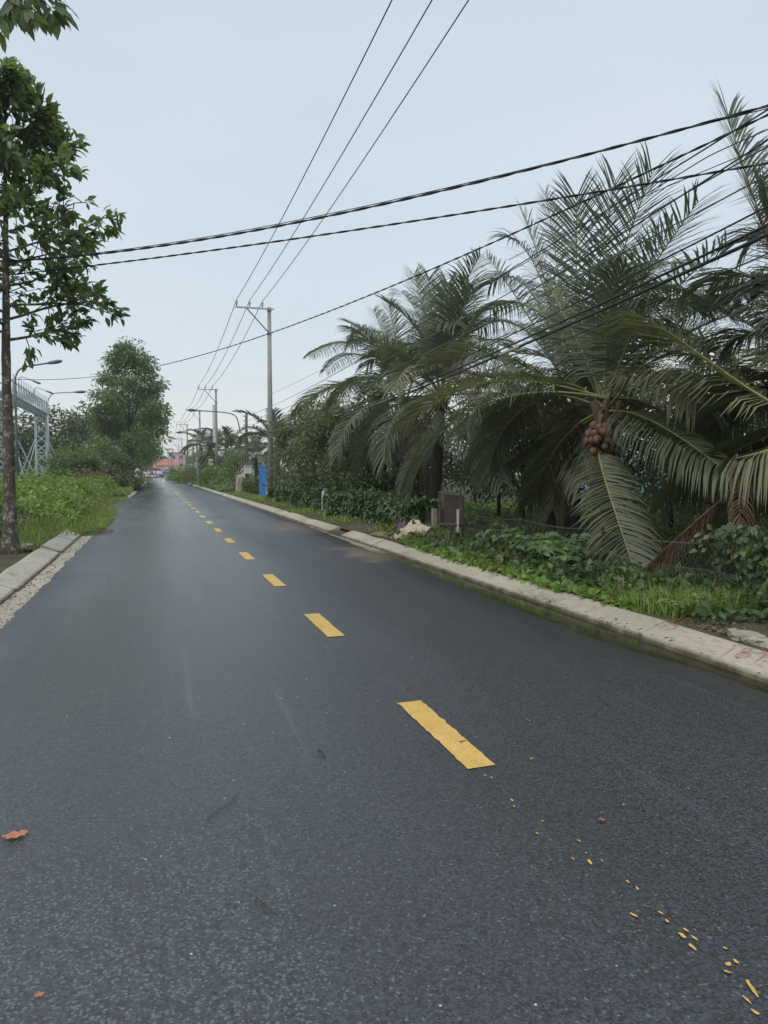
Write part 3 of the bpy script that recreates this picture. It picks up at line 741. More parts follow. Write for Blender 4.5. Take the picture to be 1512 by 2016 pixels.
def arm_lamp(name, label, base, h, head, bow, mat, rp=.06, grp='lamps at the steel gateway', headk=1.):
    o = thing(name, base, label, 'street lamp', grp); b = V(*base); t = b+V(0,0,h); e = V(*head)
    mb = MB(); mb.tube([b, b+V(0,0,h*.5), t], [rp*1.3, rp*1.1, rp*.85], 8); mb.build('post', M[mat], o, True)
    Q = [t, t+V(0,0,bow*.5), t+(e-t)*.1+V(0,0,bow*.9), t+(e-t)*.25+V(0,0,bow*.95*(1 if bow < .9 else 1.)), e]
    QQ = []
    for i in range(len(Q)-1):
        for s in np.linspace(0, 1, 6)[:-1]: QQ.append(Q[i]*(1-s)+Q[i+1]*s)
    QQ.append(Q[-1]); QQ = np.array(QQ)
    for _ in range(4): QQ[1:-1] = (QQ[:-2]+2*QQ[1:-1]+QQ[2:])/4
    mb = MB(); mb.tube(QQ, rp*.72, 6); mb.build('arm', M[mat], o, True)
    d = unit(e-QQ[-5]); mb = MB(); k = headk
    mb.tube([e-d*.05, e+d*.12*k, e+d*.5*k, e+d*.78*k, e+d*.88*k], [.05, .1*k, .13*k, .1*k, .03], 8); mb.build('lamp_head', M['steel_d'], o, True)
    return o
p0 = atY(30, 755, 52.); arm_lamp('street_lamp', 'tall grey lamp post with long rising arm beside the street tree trunk', (p0[0], 52., 0), p0[2], tuple(atY(94, 715, 52.)), .75, 'steel_d', .075)
p1 = atY(94, 800, 71.); arm_lamp('street_lamp', 'lamp post with long rising arm at the far end of the gateway', (p1[0], 71., 0), p1[2], tuple(atY(148, 772, 71.)), .9, 'steel', .075)
for px, py, hx, hy, Y, lb in ((44,768,63,748,59.,'small gooseneck lamp on the gateway beam nearer the street tree'), (76,788,93,770,66.,'small gooseneck lamp on the gateway beam at its far end')):
    p = atY(px, py, Y); b = V(GX, Y, ZT); arm_lamp('gooseneck_lamp', lb, tuple(b), max(.4, p[2]-ZT+.3), (GX+.95, Y, ZT+max(.4, p[2]-ZT+.3)+.25), .5, 'steel', .05, headk=.6)
# cabinet and low rail below the gateway
c = atY(92, 936, 69.); o = thing('electric_cabinet', (c[0], 69.-.9, 0), 'grey electric cabinet mounted by the gateway leg', 'cabinet')
mb = MB(); mb.box((c[0], 68.1, 1.55), (.6, .4, 1.05)); mb.build('body', M['gate_blue'], o)
mb = MB(); mb.box((c[0], 68.1, 2.1), (.68, .5, .06)); mb.build('roof', M['gate_blue'], o)
mb = MB(); mb.box((c[0], 67.89, 1.55), (.5, .02, .9)); mb.build('door', M['steel'], o)
mb = MB(); mb.box((c[0], 68.1, .5), (.12, .12, 1.1)); mb.build('stand', M['steel'], o)
lr = thing('low_railing', (-7.6, 40, 0), 'low pale pipe railing behind the weedy bank', 'railing')
mb = MB(); mb.tube([(-7.4, 34, .78), (-8.2, 56, .78)], .06, 6); mb.build('rail', M['white'], lr); mb = MB(); mb.tube([(-7.4, 34, .45), (-8.2, 56, .45)], .05, 6); mb.build('rail', M['white'], lr)
for yy in np.arange(34, 56.1, 2.75):
    xx = -7.4-.8*(yy-34)/22; mb = MB(); mb.tube([(xx, yy, -.02), (xx, yy, .84)], .06, 6); mb.build('post', M['steel'], lr)
# ------------------------------------------------------------------ broadleaf trees
def path(r, a, d, L, n=6, wob=.12, lift=0.):
    P = [np.array(a, float)]; d = unit(d)
    for i in range(n):
        d = unit(d+r.normal(0, wob, 3)+V(0,0,lift)); P.append(P[-1]+d*L/n)
    return np.array(P)
def rosette(r, P, D, k, ln, hang=.25, spread=.9):
    """k leaves fanned round a twig tip"""
    n = len(P)*k; PP = np.repeat(P, k, 0)+r.normal(0, ln*.18, (n, 3)); DD = np.repeat(D, k, 0)
    d = DD+rand_dir(r, n)*spread; d[:,2] -= hang; d /= np.linalg.norm(d, axis=1, keepdims=True)
    N = V(0,0,1)+r.normal(0, .45, (n, 3)); return PP, d, N
def street_tree(name, base, label, height, tr, clear, radius, prof, nl, leaf, seed, mat, bark, kros=7, twigs=7, lean=(0,0), limb_objs=True, group=None, sub=3):
    r = rng_(seed); b = V(*base); o = thing(name, base, label, 'tree', group)
    n = 12; t = np.linspace(0, 1, n); wob = np.cumsum(r.normal(0, .012*height/8, (n, 2)), 0); wob -= wob[0]
    T = np.stack([b[0]+lean[0]*t+wob[:,0], b[1]+lean[1]*t+wob[:,1], b[2]-.05+t*height*.97], 1)
    rad = tr*(1-t*.86); rad[0] *= 1.45; rad[1] *= 1.05
    mb = MB(); fine = np.linspace(0, 1, 40); TF = np.stack([np.interp(fine, t, T[:,k]) for k in range(3)], 1); RF = np.interp(fine, t, rad)*(1+r.normal(0, .04, 40))
    mb.tube(TF, RF, 12); mb.build('trunk', bark, o, True)
    tipsP, tipsD = [], []; joined = MB()
    for i in range(nl):
        f = i/(nl-1) if nl > 1 else .5; z = clear+(height*.95-clear)*f**1.0; tt = min(.99, z/height/.97)
        a = np.array([np.interp(tt, t, T[:,k]) for k in range(3)]); az = i*2.399+r.normal(0, .3); L = radius*prof(f)*(.85+.3*r.random())
        el = R_(8+42*f+r.normal(0, 6)); d = V(math.cos(az)*math.cos(el), math.sin(az)*math.cos(el), math.sin(el))
        P = path(r, a, d, L, 7, .1, .02); mb = MB() if limb_objs else joined
        mb.tube(P, np.linspace(max(.018, np.interp(tt, t, rad)*.42), .009, len(P)), 5)
        for j in range(twigs):
            s = .22+.78*(j+.6*r.random())/twigs; q = np.array([np.interp(s, np.linspace(0,1,len(P)), P[:,k]) for k in range(3)])
            dd = unit(unit(P[-1]-P[0])*.7+rand_dir(r, 1)[0]*.9+V(0,0,.12)); tl = L*.34*(1.15-s*.6)*(.7+.6*r.random())
            Q = path(r, q, dd, tl, 4, .16, .03); mb.tube(Q, np.linspace(.011, .005, len(Q)), 4, False)
            for u in np.linspace(.45, 1., sub): 
                k_ = u*(len(Q)-1); i0 = min(int(k_), len(Q)-2); tipsP.append(Q[i0]+(Q[i0+1]-Q[i0])*(k_-i0)); tipsD.append(unit(Q[-1]-Q[0]))
        tipsP.append(P[-1]); tipsD.append(unit(P[-1]-P[-2]))
        if limb_objs: mb.build('limb', bark, o, True)
    tipsP.append(T[-1]); tipsD.append(V(0,0,1))
    if not limb_objs: joined.build('limb', bark, o, True)
    tipsP = np.array(tipsP); tipsD = np.array(tipsD)
    P, D, N = rosette(r, tipsP, tipsD, kros, leaf)
    ln = leaf*(.65+.6*r.random(len(P)))
    v, tr_ = leaves(P, D, N, ln, ln*(.40+.1*r.random(len(P))), .2, .16)
    fast_mesh('crown', v, tr_, mat, o)
    return o
egg = lambda f: math.sin(math.pi*(.18+.80*f))**.75*(1.06-.42*f)
t1 = street_tree('street_tree', (-2.64, 15.6, .02), 'young street tree with large glossy leaves and lichen-spotted trunk at the kerb', 8.9, .125, 4.1, 2.2,
     lambda f: float(np.interp(f, [0, .12, .38, .7, 1], [.62, .92, 1.0, .62, .3])), 36, .205, 41, M['leaf_tree'], M['bark'], 7, 10, (.13, .0), group='street trees', sub=3)
t0 = street_tree('street_tree', (-2.9, 6.2, .02), 'nearest street tree, only one leafy bough hangs into the top corner', 11.5, .13, 8.2, 2.3,
     lambda f: (1.05-.6*f)*min(1, .8+1.2*f), 12, .25, 47, M['leaf_tree'], M['bark'], 7, 7, group='street trees')
r = rng_(48); tips = [atY(a, b, Y) for a, b, Y in ((8, 8, 8.3), (30, 22, 8.2), (55, 14, 8.3), (62, 28, 8.1), (85, 20, 8.4), (105, 12, 8.3), (118, 22, 8.5), (20, -10, 8.3), (70, -8, 8.4), (100, -12, 8.5), (-5, 30, 8.2))]
mb = MB(); q0 = V(-2.85, 6.25, 6.0); e0 = atY(60, -25, 8.3); mb.tube([q0, q0*.5+e0*.5+V(0,0,.25), e0, atY(120, 2, 8.4)], [.04, .028, .016, .008], 6)
for t_ in tips: mb.tube([e0*.6+np.array(t_)*.4+V(0,0,.08), t_], [.008, .005], 4)
mb.build('limb', M['bark'], t0, True)
P, D, N = rosette(r, np.array(tips), np.repeat(V(.25, .1, -.5)[None], len(tips), 0), 8, .2, .35, .75); ln = .2*(.8+.4*r.random(len(P))); v, f = leaves(P, D, N+V(-.3,-.8,0), ln, ln*.42, .15, .15); fast_mesh('bough_leaves', v, f, M['leaf_tree'], t0)

# dense crowns for trees farther off
def crown_tree(name, base, label, height, clear, rx, nclump, nleaf, leaf, seed, mat, bark, tr=.2, shape=None, group=None, limbs=7, ry=None, cat='tree'):
    r = rng_(seed); b = V(*base); o = thing(name, base, label, cat, group); ry = ry or rx
    n = 8; t = np.linspace(0, 1, n); wob = np.cumsum(r.normal(0, .02*height/8, (n, 2)), 0); wob -= wob[0]
    T = np.stack([b[0]+wob[:,0], b[1]+wob[:,1], b[2]-.05+t*height*.8], 1); mb = MB(); rd = tr*(1-.8*t); rd[0] *= 1.3; mb.tube(T, rd, 8)
    mb.build('trunk', bark, o, True)
    H = height-clear; C = []
    for i in range(nclump):
        f = r.random()**.85; prof = (shape or (lambda q: math.sin(math.pi*(.1+.86*q))**.6))(f)
        az = r.random()*2*math.pi; q = prof*math.sqrt(.25+.75*r.random()); C.append((b[0]+math.cos(az)*rx*q, b[1]+math.sin(az)*ry*q, b[2]+clear+f*H))
    C = np.array(C); lb = MB()
    for i in range(limbs):
        c = C[r.integers(len(C))]; s = np.clip((c[2]-b[2])/height*.75, .15, .9); a = np.array([np.interp(s, t, T[:,k]) for k in range(3)])
        lb.tube([a, (a+c)/2+V(0,0,.1*H*.2), c], [tr*.35, tr*.22, .02], 5, False)
    lb.build('limb', bark, o, True)
    per = max(1, nleaf//nclump); cr_ = (rx*1.55/math.sqrt(nclump))*1.9; P = np.repeat(C, per, 0); n = len(P)
    off = rand_dir(r, n)*(r.random((n, 1))**.45)*cr_*np.repeat(.6+.7*r.random((nclump, 1)), per, 0); off[:,2] *= .62; P = P+off
    D = unit_rows(off+r.normal(0, .35*cr_, (n, 3))); D[:,2] -= .25; N = V(0,0,1)+r.normal(0, .55, (n, 3))
    ln = leaf*(.6+.7*r.random(n)); v, tt = leaves(P, D, N, ln, ln*.42, .2, .16); fast_mesh('crown', v, tt, mat, o)
    return o
def unit_rows(a): return a/np.maximum(np.linalg.norm(a, axis=1, keepdims=True), 1e-9)

crown_tree('roadside_tree', (-2.35, 80, 0), 'tall broad-crowned tree standing beyond the weedy bank', 14.2, 4.6, 3.95, 95, 13000, .38, 51, M['leaf_far'], M['bark_d'], .22,
     lambda q: float(np.interp(q, [0, .1, .35, .6, .85, 1], [.5, .92, 1., .8, .45, .12])), group='trees lining the left of the road', limbs=14)
row = [(-2.6, 104, 12.2, 4.0, 'first tree past the tall one'), (-2.9, 122, 11.4, 3.8, 'second tree past the tall one'), (-3.1, 143, 11.2, 4.0, 'third tree past the tall one'),
       (-3.2, 168, 11., 4.2, 'fourth tree past the tall one'), (-3.5, 195, 10.5, 4.2, 'fifth tree past the tall one'), (-3.8, 228, 10, 4.2, 'farthest tree of the row past the tall one')]
proto = None
for i, (x_, y_, h_, r_, lb) in enumerate(row):
    if proto is None or i == 2:
        proto = crown_tree('roadside_tree', (x_, y_, 0), lb+' along the left of the road', h_, 3.2, 3.9, 50, 4500, .5, 60+i, M['leaf_far'], M['bark_d'], .2, group='trees lining the left of the road'); ph = h_
    else:
        c_ = copy_tree(proto); place(c_, (x_, y_, 0), i*1.3, h_/ph, lb+' along the left of the road')

def bush(name, base, label, rx, ry, h, nleaf, leaf, seed, mat, cat='bush', group=None, stems=5, nclump=40, stemmat=None, flower=0, aspect=.45):
    r = rng_(seed); b = V(*base); o = thing(name, base, label, cat, group)
    C = []
    for i in range(nclump):
        u = r.random(); az = r.random()*2*math.pi; zf = r.random(); q = math.sqrt(max(0, 1-(zf*.95)**2))*math.sqrt(.35+.65*u)
        C.append((b[0]+rx*q*math.cos(az), b[1]+ry*q*math.sin(az), b[2]+.08+zf*h*(.78+.3*r.random())))
    C = np.array(C)
    sb = MB()
    for i in range(stems):
        c = C[r.integers(len(C))]; a = b+V(r.normal(0, rx*.18), r.normal(0, ry*.18), -.03); sb.tube([a, a*.4+c*.6+V(0,0,.1*h), c], [.035, .025, .01], 5, False)
    sb.build('stem', stemmat or M['bark_d'], o, True)
    per = max(1, nleaf//nclump); n = per*nclump; P = np.repeat(C, per, 0)
    cr_ = 1.5*((rx*ry*h)/nclump)**(1/3); off = rand_dir(r, n)*(r.random((n, 1))**.5)*cr_*np.repeat(.6+.8*r.random((nclump, 1)), per, 0); off[:,2] *= .75
    P = P+off; P[:,2] = np.maximum(P[:,2], b[2]+.02); D = unit_rows(off+r.normal(0, .4*cr_, (n, 3))); D[:,2] += .0; N = V(0,0,1)+r.normal(0, .6, (n, 3))
    ln = leaf*(.6+.8*r.random(n)); v, tt = leaves(P, D, N, ln, ln*aspect, .2, .15); fast_mesh('foliage', v, tt, mat, o)
    if flower:
        i = r.choice(n, flower, replace=False); top = P[i]+D[i]*leaf*.7+V(0,0,.08)
        v, tt = leaves(top, rand_dir(r, flower), rand_dir(r, flower), leaf*.8, leaf*.6); fast_mesh('blossom', v, tt, M['yellow_flower'], o)
    return o
# left: scrub between the weedy bank and the tall tree
for px, pb, Y, rx, h, lf, mt, lb in [(150,960,66,2.0,3.6,.26,'leaf_far','round green bush in front of the steel gateway stays'), (195,962,70,2.0,3.9,.26,'leaf_far','leafy bush with paler tips left of the tall tree'),
        (235,962,72,1.7,2.9,.24,'leaf_dark','dark rounded bush at the foot of the tall tree'), (110,962,74,2.0,3.4,.26,'leaf_far','green bush seen between the gateway leg and stays'),
        (250,955,86,1.3,5.2,.28,'leaf_lush','yellow green sapling against the tall tree trunk'), (215,962,66,1.5,1.7,.2,'leaf_dark','low dark bush before the dry stalks')]:
    g = atY(px, pb, Y); bush('bush', (g[0], Y, .02), lb, rx, rx, h, 4200, lf*1.1, int(px*7+Y), M[mt], group='bushes left of the tall tree')
for px, Y, h, rx, lb, mt in [(125, 96, 8.9, 5.5, 'broad dark tree crown behind the bushes, closest to the gateway', 'leaf_dark'), (175, 100, 8.2, 4.0, 'dark tree crown behind the bushes, beside the tall tree', 'leaf_dark'),
        (60, 92, 6.6, 5.5, 'tree crown seen through the gateway legs', 'leaf_dark'), (10, 90, 6.2, 5., 'tree crown behind the street tree trunk', 'leaf_dark')]:
    g = atY(px, 940, Y); crown_tree('broad_tree', (g[0], Y, 0), lb, h, 1.0, rx, 60, 5000, .42, int(px+Y), M[mt], M['bark_d'], .2, group='trees behind the gateway')
for k, (x_, y_, rx, h, lb) in enumerate([(-3.3, 27, .8, .75, 'low leafy weed clump nearest the kerb on the bank'), (-4.6, 25, .9, 1.0, 'leafy weed clump behind the street tree'), (-4.2, 31, 1.0, 1.1, 'round weed clump in the middle of the bank'),
        (-5.6, 34, 1.2, 1.3, 'taller weed clump before the low railing'), (-3.6, 38, 1.0, 1.0, 'weed clump beside the asphalt apron'), (-4.8, 43, 1.3, 1.3, 'broad weed clump before the dry stalks'), (-3.4, 50, 1.1, 1.1, 'weed clump reaching the far kerb'), (-6.4, 28, 1.2, 1.2, 'weed clump behind the trunk of the street tree'), (-6.6, 47, 1.4, 1.3, 'weed clump below the gateway leg')]):
    bush('weed_clump', (x_, y_, .05), lb, rx, rx*1.5, h, 1500, .15, 1200+k, M['leaf_weed'], 'weeds', 'weed clumps on the left bank', 6, 34, M['leaf_weed'], 0, .5)
# dry stalk plants
for k, (px, Y, lb) in enumerate([(172, 58, 'withered brown stalk plant below the bushes'), (208, 62, 'taller withered stalk plant before the dark bush')]):
    g = atY(px, 950, Y); r = rng_(300+k); o = thing('dry_plant', (g[0], Y, .05), lb, 'plant', 'withered plants on the bank'); sb = MB()
    n = 26; P = []; 
    for i in range(n):
        a = V(g[0]+r.normal(0, .35), Y+r.normal(0, .35), .05); q = path(r, a, V(r.normal(0, .25), r.normal(0, .25), 1), 1.3+.7*r.random(), 4, .1); sb.tube(q, [.012,.011,.01,.008,.004], 4, False); P += list(q[1:])
    sb.build('stem', M['dry'], o); P = np.array(P); Q = np.repeat(P, 5, 0); d = rand_dir(r, len(Q)); d[:,2] -= .5
    v, tt = leaves(Q, d, rand_dir(r, len(Q)), .28, .09); fast_mesh('foliage', v, tt, M['dry'], o)

# right side scrub and trees behind the hedge, between the poles
for px, Y, h, rx, lb, mt, lf in [(640, 36, 4.9, 2.1, 'grey green tree behind the hedge, nearest the tall pole', 'leaf_olive', .2), (590, 41, 5.0, 2.2, 'grey green tree close behind the tall power pole', 'leaf_olive', .2),
        (700, 31, 4.6, 2.2, 'dark olive tree behind the hedge under the palm tips', 'leaf_olive', .19), (745, 27.5, 3.6, 1.8, 'dark small tree behind the hedge before the palm trunks', 'leaf_dark', .17)]:
    p = atY(px, 930, Y); crown_tree('garden_tree', (max(p[0], 8.4), Y, .02), lb, h, .25, rx*1.1, 80, 9000, lf, int(px), M[mt], M['bark_d'], .12, lambda q: math.sin(math.pi*(.2+.72*q))**.5, group='trees behind the hedge', limbs=10)
for px, Y, X, rx, h, lf, mt, lb, fl in [(462, 68, None, 1.5, 3.3, .2, 'leaf_far', 'big leafy bush beside the short service pole', 0), (445, 74, None, 1.4, 2.2, .2, 'leaf_lush', 'yellow green bush at the kerb with a few yellow blooms', 30),
        (420, 86, None, 1.5, 2.2, .2, 'leaf_lush', 'bush with yellow flowers at the kerb, nearer one', 140), (368, 122, None, 2.0, 2.2, .26, 'leaf_lush', 'bush covered in yellow flowers at the far kerb', 420),
        (395, 104, None, 1.7, 3.9, .26, 'leaf_far', 'small feathery roadside tree at the far kerb', 0), (385, 116, None, 1.8, 4.0, .28, 'leaf_far', 'second small feathery roadside tree at the far kerb', 0),
        (505, 58, None, 1.0, 1.0, .16, 'leaf_lush', 'low weedy bush beneath the meter box', 0), (476, 60.2, None, .5, .9, .14, 'leaf_dark', 'dark creeper clump round the service pole foot', 0),
        (455, 82, None, 2.0, 3.4, .26, 'leaf_dark', 'dark bush behind the meter box', 0), (345, 165, None, 1.6, 2.4, .3, 'leaf_far', 'far bush before the grey wall', 0)]:
    g = atY(px, 945, Y); bush('bush', (g[0], Y, .02), lb, rx, rx, h, 1800, lf, int(px*3+Y), M[mt], group='bushes along the right kerb', flower=fl)

# ------------------------------------------------------------------ hedge on the old fence
def hedge(label, y0, y1, x0, dep, h, n, leaf, seed):
    r = rng_(seed); o = thing('hedge', (x0+dep/2, (y0+y1)/2, 0), label, 'hedge', 'creeper hedges along the fence')
    # woody core
    mb = MB()
    for yy in np.arange(y0+.2, y1, .5):
        q = path(r, (x0+dep*.5, yy, 0), (r.normal(0,.2), r.normal(0,.4), 1), h*.85, 4, .2); mb.tube(q, .02, 4, False)
    mb.build('stem', M['bark_d'], o)
    yy = y0+(y1-y0)*r.random(n); bulge = .1*np.sin(yy*1.7)+.07*np.sin(yy*4.1+1); hh = h+.09*np.sin(yy*.9)+.06*np.sin(yy*3.3)
    face = r.random(n); P = np.zeros((n, 3)); N = np.zeros((n, 3)); 
    f = face < .62; tp = (~f)
    z = r.random(n)**.85*hh
    P[:,1] = yy
    P[f,0] = x0-bulge[f]+.12*(z[f]/hh[f]-.5)+abs(r.normal(0, .07, f.sum())); P[f,2] = z[f]+.06; N[f] = V(-1,0,.3)
    P[tp,0] = x0+r.random(tp.sum())*dep; P[tp,2] = hh[tp]+.06-abs(r.normal(0, .06, tp.sum())); N[tp] = V(-.2,0,1)
    D = r.normal(0, .5, (n, 3))+V(-.35,0,-.55); N = N+r.normal(0, .35, (n, 3)); ln = leaf*(.6+.8*r.random(n))
    v, tt = leaves(P, D, N, ln, ln*.75, .15, .15); fast_mesh('foliage', v, tt, M['leaf_hedge'], o)
    # stray shoots
    return o
hedge('creeper-covered hedge behind the spilled sack', 17.6, 27.6, 6.1, .8, .86, 15000, .11, 71)
hedge('farther creeper-covered hedge beyond the gap with the pale post', 28.8, 41.5, 6.1, .8, .82, 12000, .12, 72)
o = thing('gap_post', (6.2, 28.2, 0), 'pale leaning post standing in the gap between the hedges', 'post')
mb = MB(); mb.box((6.2, 28.2, .5), (.14, .14, 1.0), ry=.05); mb.build('post', M['post'], o); mb = MB(); mb.box((6.1, 27.9, .55), (.03, .4, .7), rz=.1); mb.build('panel', M['pvc'], o)

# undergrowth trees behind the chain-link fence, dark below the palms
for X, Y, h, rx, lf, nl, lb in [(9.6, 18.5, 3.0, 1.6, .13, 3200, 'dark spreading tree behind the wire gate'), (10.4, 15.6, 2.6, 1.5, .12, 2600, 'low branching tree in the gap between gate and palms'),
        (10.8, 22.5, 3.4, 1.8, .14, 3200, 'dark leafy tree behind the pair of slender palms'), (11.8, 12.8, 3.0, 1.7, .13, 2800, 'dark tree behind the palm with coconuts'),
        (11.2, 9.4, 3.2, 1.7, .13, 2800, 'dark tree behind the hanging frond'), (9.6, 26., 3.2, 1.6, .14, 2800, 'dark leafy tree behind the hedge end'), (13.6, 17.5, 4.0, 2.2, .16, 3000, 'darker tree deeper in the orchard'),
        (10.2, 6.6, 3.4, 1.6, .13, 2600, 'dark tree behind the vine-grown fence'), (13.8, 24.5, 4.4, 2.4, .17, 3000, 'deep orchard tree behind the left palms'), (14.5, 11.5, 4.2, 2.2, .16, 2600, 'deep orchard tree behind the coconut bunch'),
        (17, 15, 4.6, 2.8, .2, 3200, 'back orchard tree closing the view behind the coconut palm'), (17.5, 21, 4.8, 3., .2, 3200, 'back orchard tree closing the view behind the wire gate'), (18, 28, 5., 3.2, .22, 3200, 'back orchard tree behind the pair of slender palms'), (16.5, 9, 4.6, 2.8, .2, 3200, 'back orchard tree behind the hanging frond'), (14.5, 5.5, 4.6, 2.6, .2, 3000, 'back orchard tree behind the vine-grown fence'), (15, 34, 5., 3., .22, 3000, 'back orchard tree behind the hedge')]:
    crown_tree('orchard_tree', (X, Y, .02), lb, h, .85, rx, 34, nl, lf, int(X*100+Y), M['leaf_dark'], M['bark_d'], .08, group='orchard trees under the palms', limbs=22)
# ------------------------------------------------------------------ coconut palms
def frond_mesh(r, Q, nl, Lmax, hang, wid, t0=.2, vee=.3, ragged=0., tipang=60):
    """Q: points along the midrib. returns leaflet verts, tris"""
    s = np.concatenate([[0], np.cumsum(np.linalg.norm(np.diff(Q, axis=0), axis=1))]); s /= s[-1]
    t = np.linspace(t0, .995, nl)+r.normal(0, .003, nl); t = np.clip(t, t0, .999)
    def at(tt): return np.stack([np.interp(tt, s, Q[:,k]) for k in range(3)], 1)
    P = at(t); T = unit_rows(at(np.minimum(t+.02, 1))-at(t-.02)); h = Q[-1]-Q[0]; 
    S0 = np.cross(unit(V(h[0], h[1], 0)+1e-6), V(0,0,1)) if np.hypot(h[0], h[1]) > .15 else V(1,0,0)
    S = np.repeat(S0[None], nl, 0)-T*(T@S0)[:,None]; S = unit_rows(S); N = np.cross(S, T)
    u = (t-t0)/(1-t0); L = Lmax*np.interp(u, [0, .12, .3, .75, 1], [.55, .85, 1, .92, .58])
    ang = np.radians(20+(tipang-20)*u**1.2); vs_, fs = [], []; base = 0
    for sd_ in (-1, 1):
        keep = r.random(nl) > ragged; n = keep.sum(); a = ang[keep]+r.normal(0, .07, n); l = (L[keep]*(.9+.2*r.random(n)))[:,None]
        d = S[keep]*sd_*np.cos(a)[:,None]+T[keep]*np.sin(a)[:,None]+N[keep]*(vee*(1-u[keep]*.6)+r.normal(0, .06, n))[:,None]; d = unit_rows(d)
        hg = (hang*(.8+.5*r.random(n)))[:,None]; g = V(0,0,-1)
        p0 = P[keep]; p1 = p0+d*l*.34; d2 = unit_rows(d+g*hg*.45); p2 = p1+d2*l*.34; d3 = unit_rows(d2+g*hg*.75+r.normal(0, .06, (n, 3))); p3 = p2+d3*l*.36
        Wd = T[keep]-d*np.sum(T[keep]*d, 1)[:,None]; Wd = unit_rows(unit_rows(Wd)+N[keep]*sd_*.35)
        w_ = wid*(.8+.4*r.random(n))[:,None]
        v = np.stack([p0+Wd*w_*.35, p0-Wd*w_*.35, p1+Wd*w_*.5, p1-Wd*w_*.5, p2+Wd*w_*.4, p2-Wd*w_*.4, p3], 1)
        f = np.array([[0,1,3],[0,3,2],[2,3,5],[2,5,4],[4,5,6]])
        vs_.append(v.reshape(-1, 3)); fs.append(((np.arange(n)*7)[:,None,None]+f[None]).reshape(-1, 3)+base); base += n*7
    return np.concatenate(vs_), np.concatenate(fs)
def arc(c, az, el, L, droop, n=18, pw=1.4, twist=0.):
    P = [np.array(c, float)]; a = az
    for i in range(n):
        t = (i+.5)/n; e = el-droop*t**pw; a = az+twist*t; P.append(P[-1]+V(math.cos(a)*math.cos(e), math.sin(a)*math.cos(e), math.sin(e))*L/n)
    return np.array(P)
def bez(pts, n=18):
    pts = [np.asarray(p, float) for p in pts]; t = np.linspace(0, 1, n)[:,None]
    if len(pts) == 3: a, b, c = pts; return a*(1-t)**2+2*b*t*(1-t)+c*t*t
    a, b, c, d = pts; return a*(1-t)**3+3*b*t*(1-t)**2+3*c*t*t*(1-t)+d*t**3
def add_frond(o, r, Q, nl=72, Lmax=1.05, hang=.6, wid=.035, mat='frond', rib='rib', vee=.3, t0=.2, ragged=0., rr=.028, tipang=60):
    v, f = frond_mesh(r, Q, nl, Lmax, hang, wid, t0, vee, ragged, tipang); fo = fast_mesh('frond', v, f, M[mat], o)
    mb = MB(); n = len(Q); mb.tube(Q, np.linspace(rr, .006, n)*np.r_[1.5, np.ones(n-1)], 5, False); mb.build('midrib', M[rib], fo, True)
    return fo
def palm(base, top, label, seed, nf=18, L=4.3, r0=.19, nl=70, hang=.6, nuts=0, skirt=4, azr=None, group='coconut palms behind the fence', wid=.035, els=(78, -35), Lm=1.05, sides=10):
    r = rng_(seed); b, tp = V(*base), V(*top); o = thing('coconut_palm', base, label, 'palm tree', group)
    n = 46; t = np.linspace(0, 1, n); T = b*(1-t)[:,None]+tp*t[:,None]; T[:,:2] += (np.sin(t*math.pi)*.08)[:,None]; T[0,2] -= .06
    rd = r0*(1.25-.45*t)*(1+.05*np.where(np.arange(n) % 2, 1, -1)); rd[0] = r0*1.6
    mb = MB(); mb.tube(T, rd, sides); mb.build('trunk', M['palm_bark'], o, True)
    # fibre and old stalk stubs at the crown
    mb = MB()
    for i in range(10):
        az = i*2.399; mb.tube([tp+V(math.cos(az)*.1, math.sin(az)*.1, -.35), tp+V(math.cos(az)*.26, math.sin(az)*.26, .1)], [.07, .03], 5)
    mb.build('stalk_base', M['rib_dead'], o)
    for i in range(nf):
        f = (i+.5)/nf; az = i*2.399+r.normal(0, .2); 
        if azr: az = azr[0]+(azr[1]-azr[0])*((i*.618) % 1)+r.normal(0, .08)
        el = R_(els[0]+(els[1]-els[0])*f**1.05+r.normal(0, 5)); l = L*(.82+.3*r.random())*(1 if f > .12 else .85)
        Q = arc(tp+V(0,0,.15), az, el, l, R_(38+52*min(1, f*1.6)+r.normal(0, 7)), 16, 1.5, r.normal(0, .2))
        add_frond(o, r, Q, nl, Lm*(.9+.2*r.random()), hang*(.35+1.1*f), wid, 'frond' if r.random() < .72 else 'frond_y')
    for i in range(skirt):
        az = r.random()*6.28; Q = arc(tp-V(0,0,.1), az, R_(-20+r.normal(0, 8)), L*(.45+.25*r.random()), R_(65), 12, .7)
        add_frond(o, r, Q, int(nl*.5), .8, 1.6, .022, 'frond_dead', 'rib_dead', .1, .15, .3)
    return o
def nut_bunch(o, c, n, r):
    k = 0
    for lay, (m_, rad, dz) in enumerate([(6, .11, .16), (8, .18, .04), (8, .19, -.09), (6, .15, -.21), (3, .07, -.3)]):
        for j in range(m_):
            az = j/m_*6.283+lay*.5+r.normal(0, .12); p = V(*c)+V(math.cos(az)*rad, math.sin(az)*rad, dz+r.normal(0, .02)); s = .072*(.85+.35*r.random())
            mb = MB(); d = unit(V(math.cos(az)*.7, math.sin(az)*.7, -.6+r.normal(0, .2)))
            mb.lathe(p-d*s, [(.02*s,0),(.55*s,.12*s),(.9*s,.5*s),(1.0*s,.95*s),(.93*s,1.4*s),(.62*s,1.85*s),(.2*s,2.12*s),(.03*s,2.16*s)], 10, d)
            nu = mb.build('coconut', M['coconut'], o, True)
            mb = MB(); mb.lathe(p-d*s*1.02, [(.1*s,-.04*s),(.42*s,.02*s),(.45*s,.1*s),(.2*s,.16*s)], 7, d); mb.build('husk_cap', M['rib_dead'], nu, True)

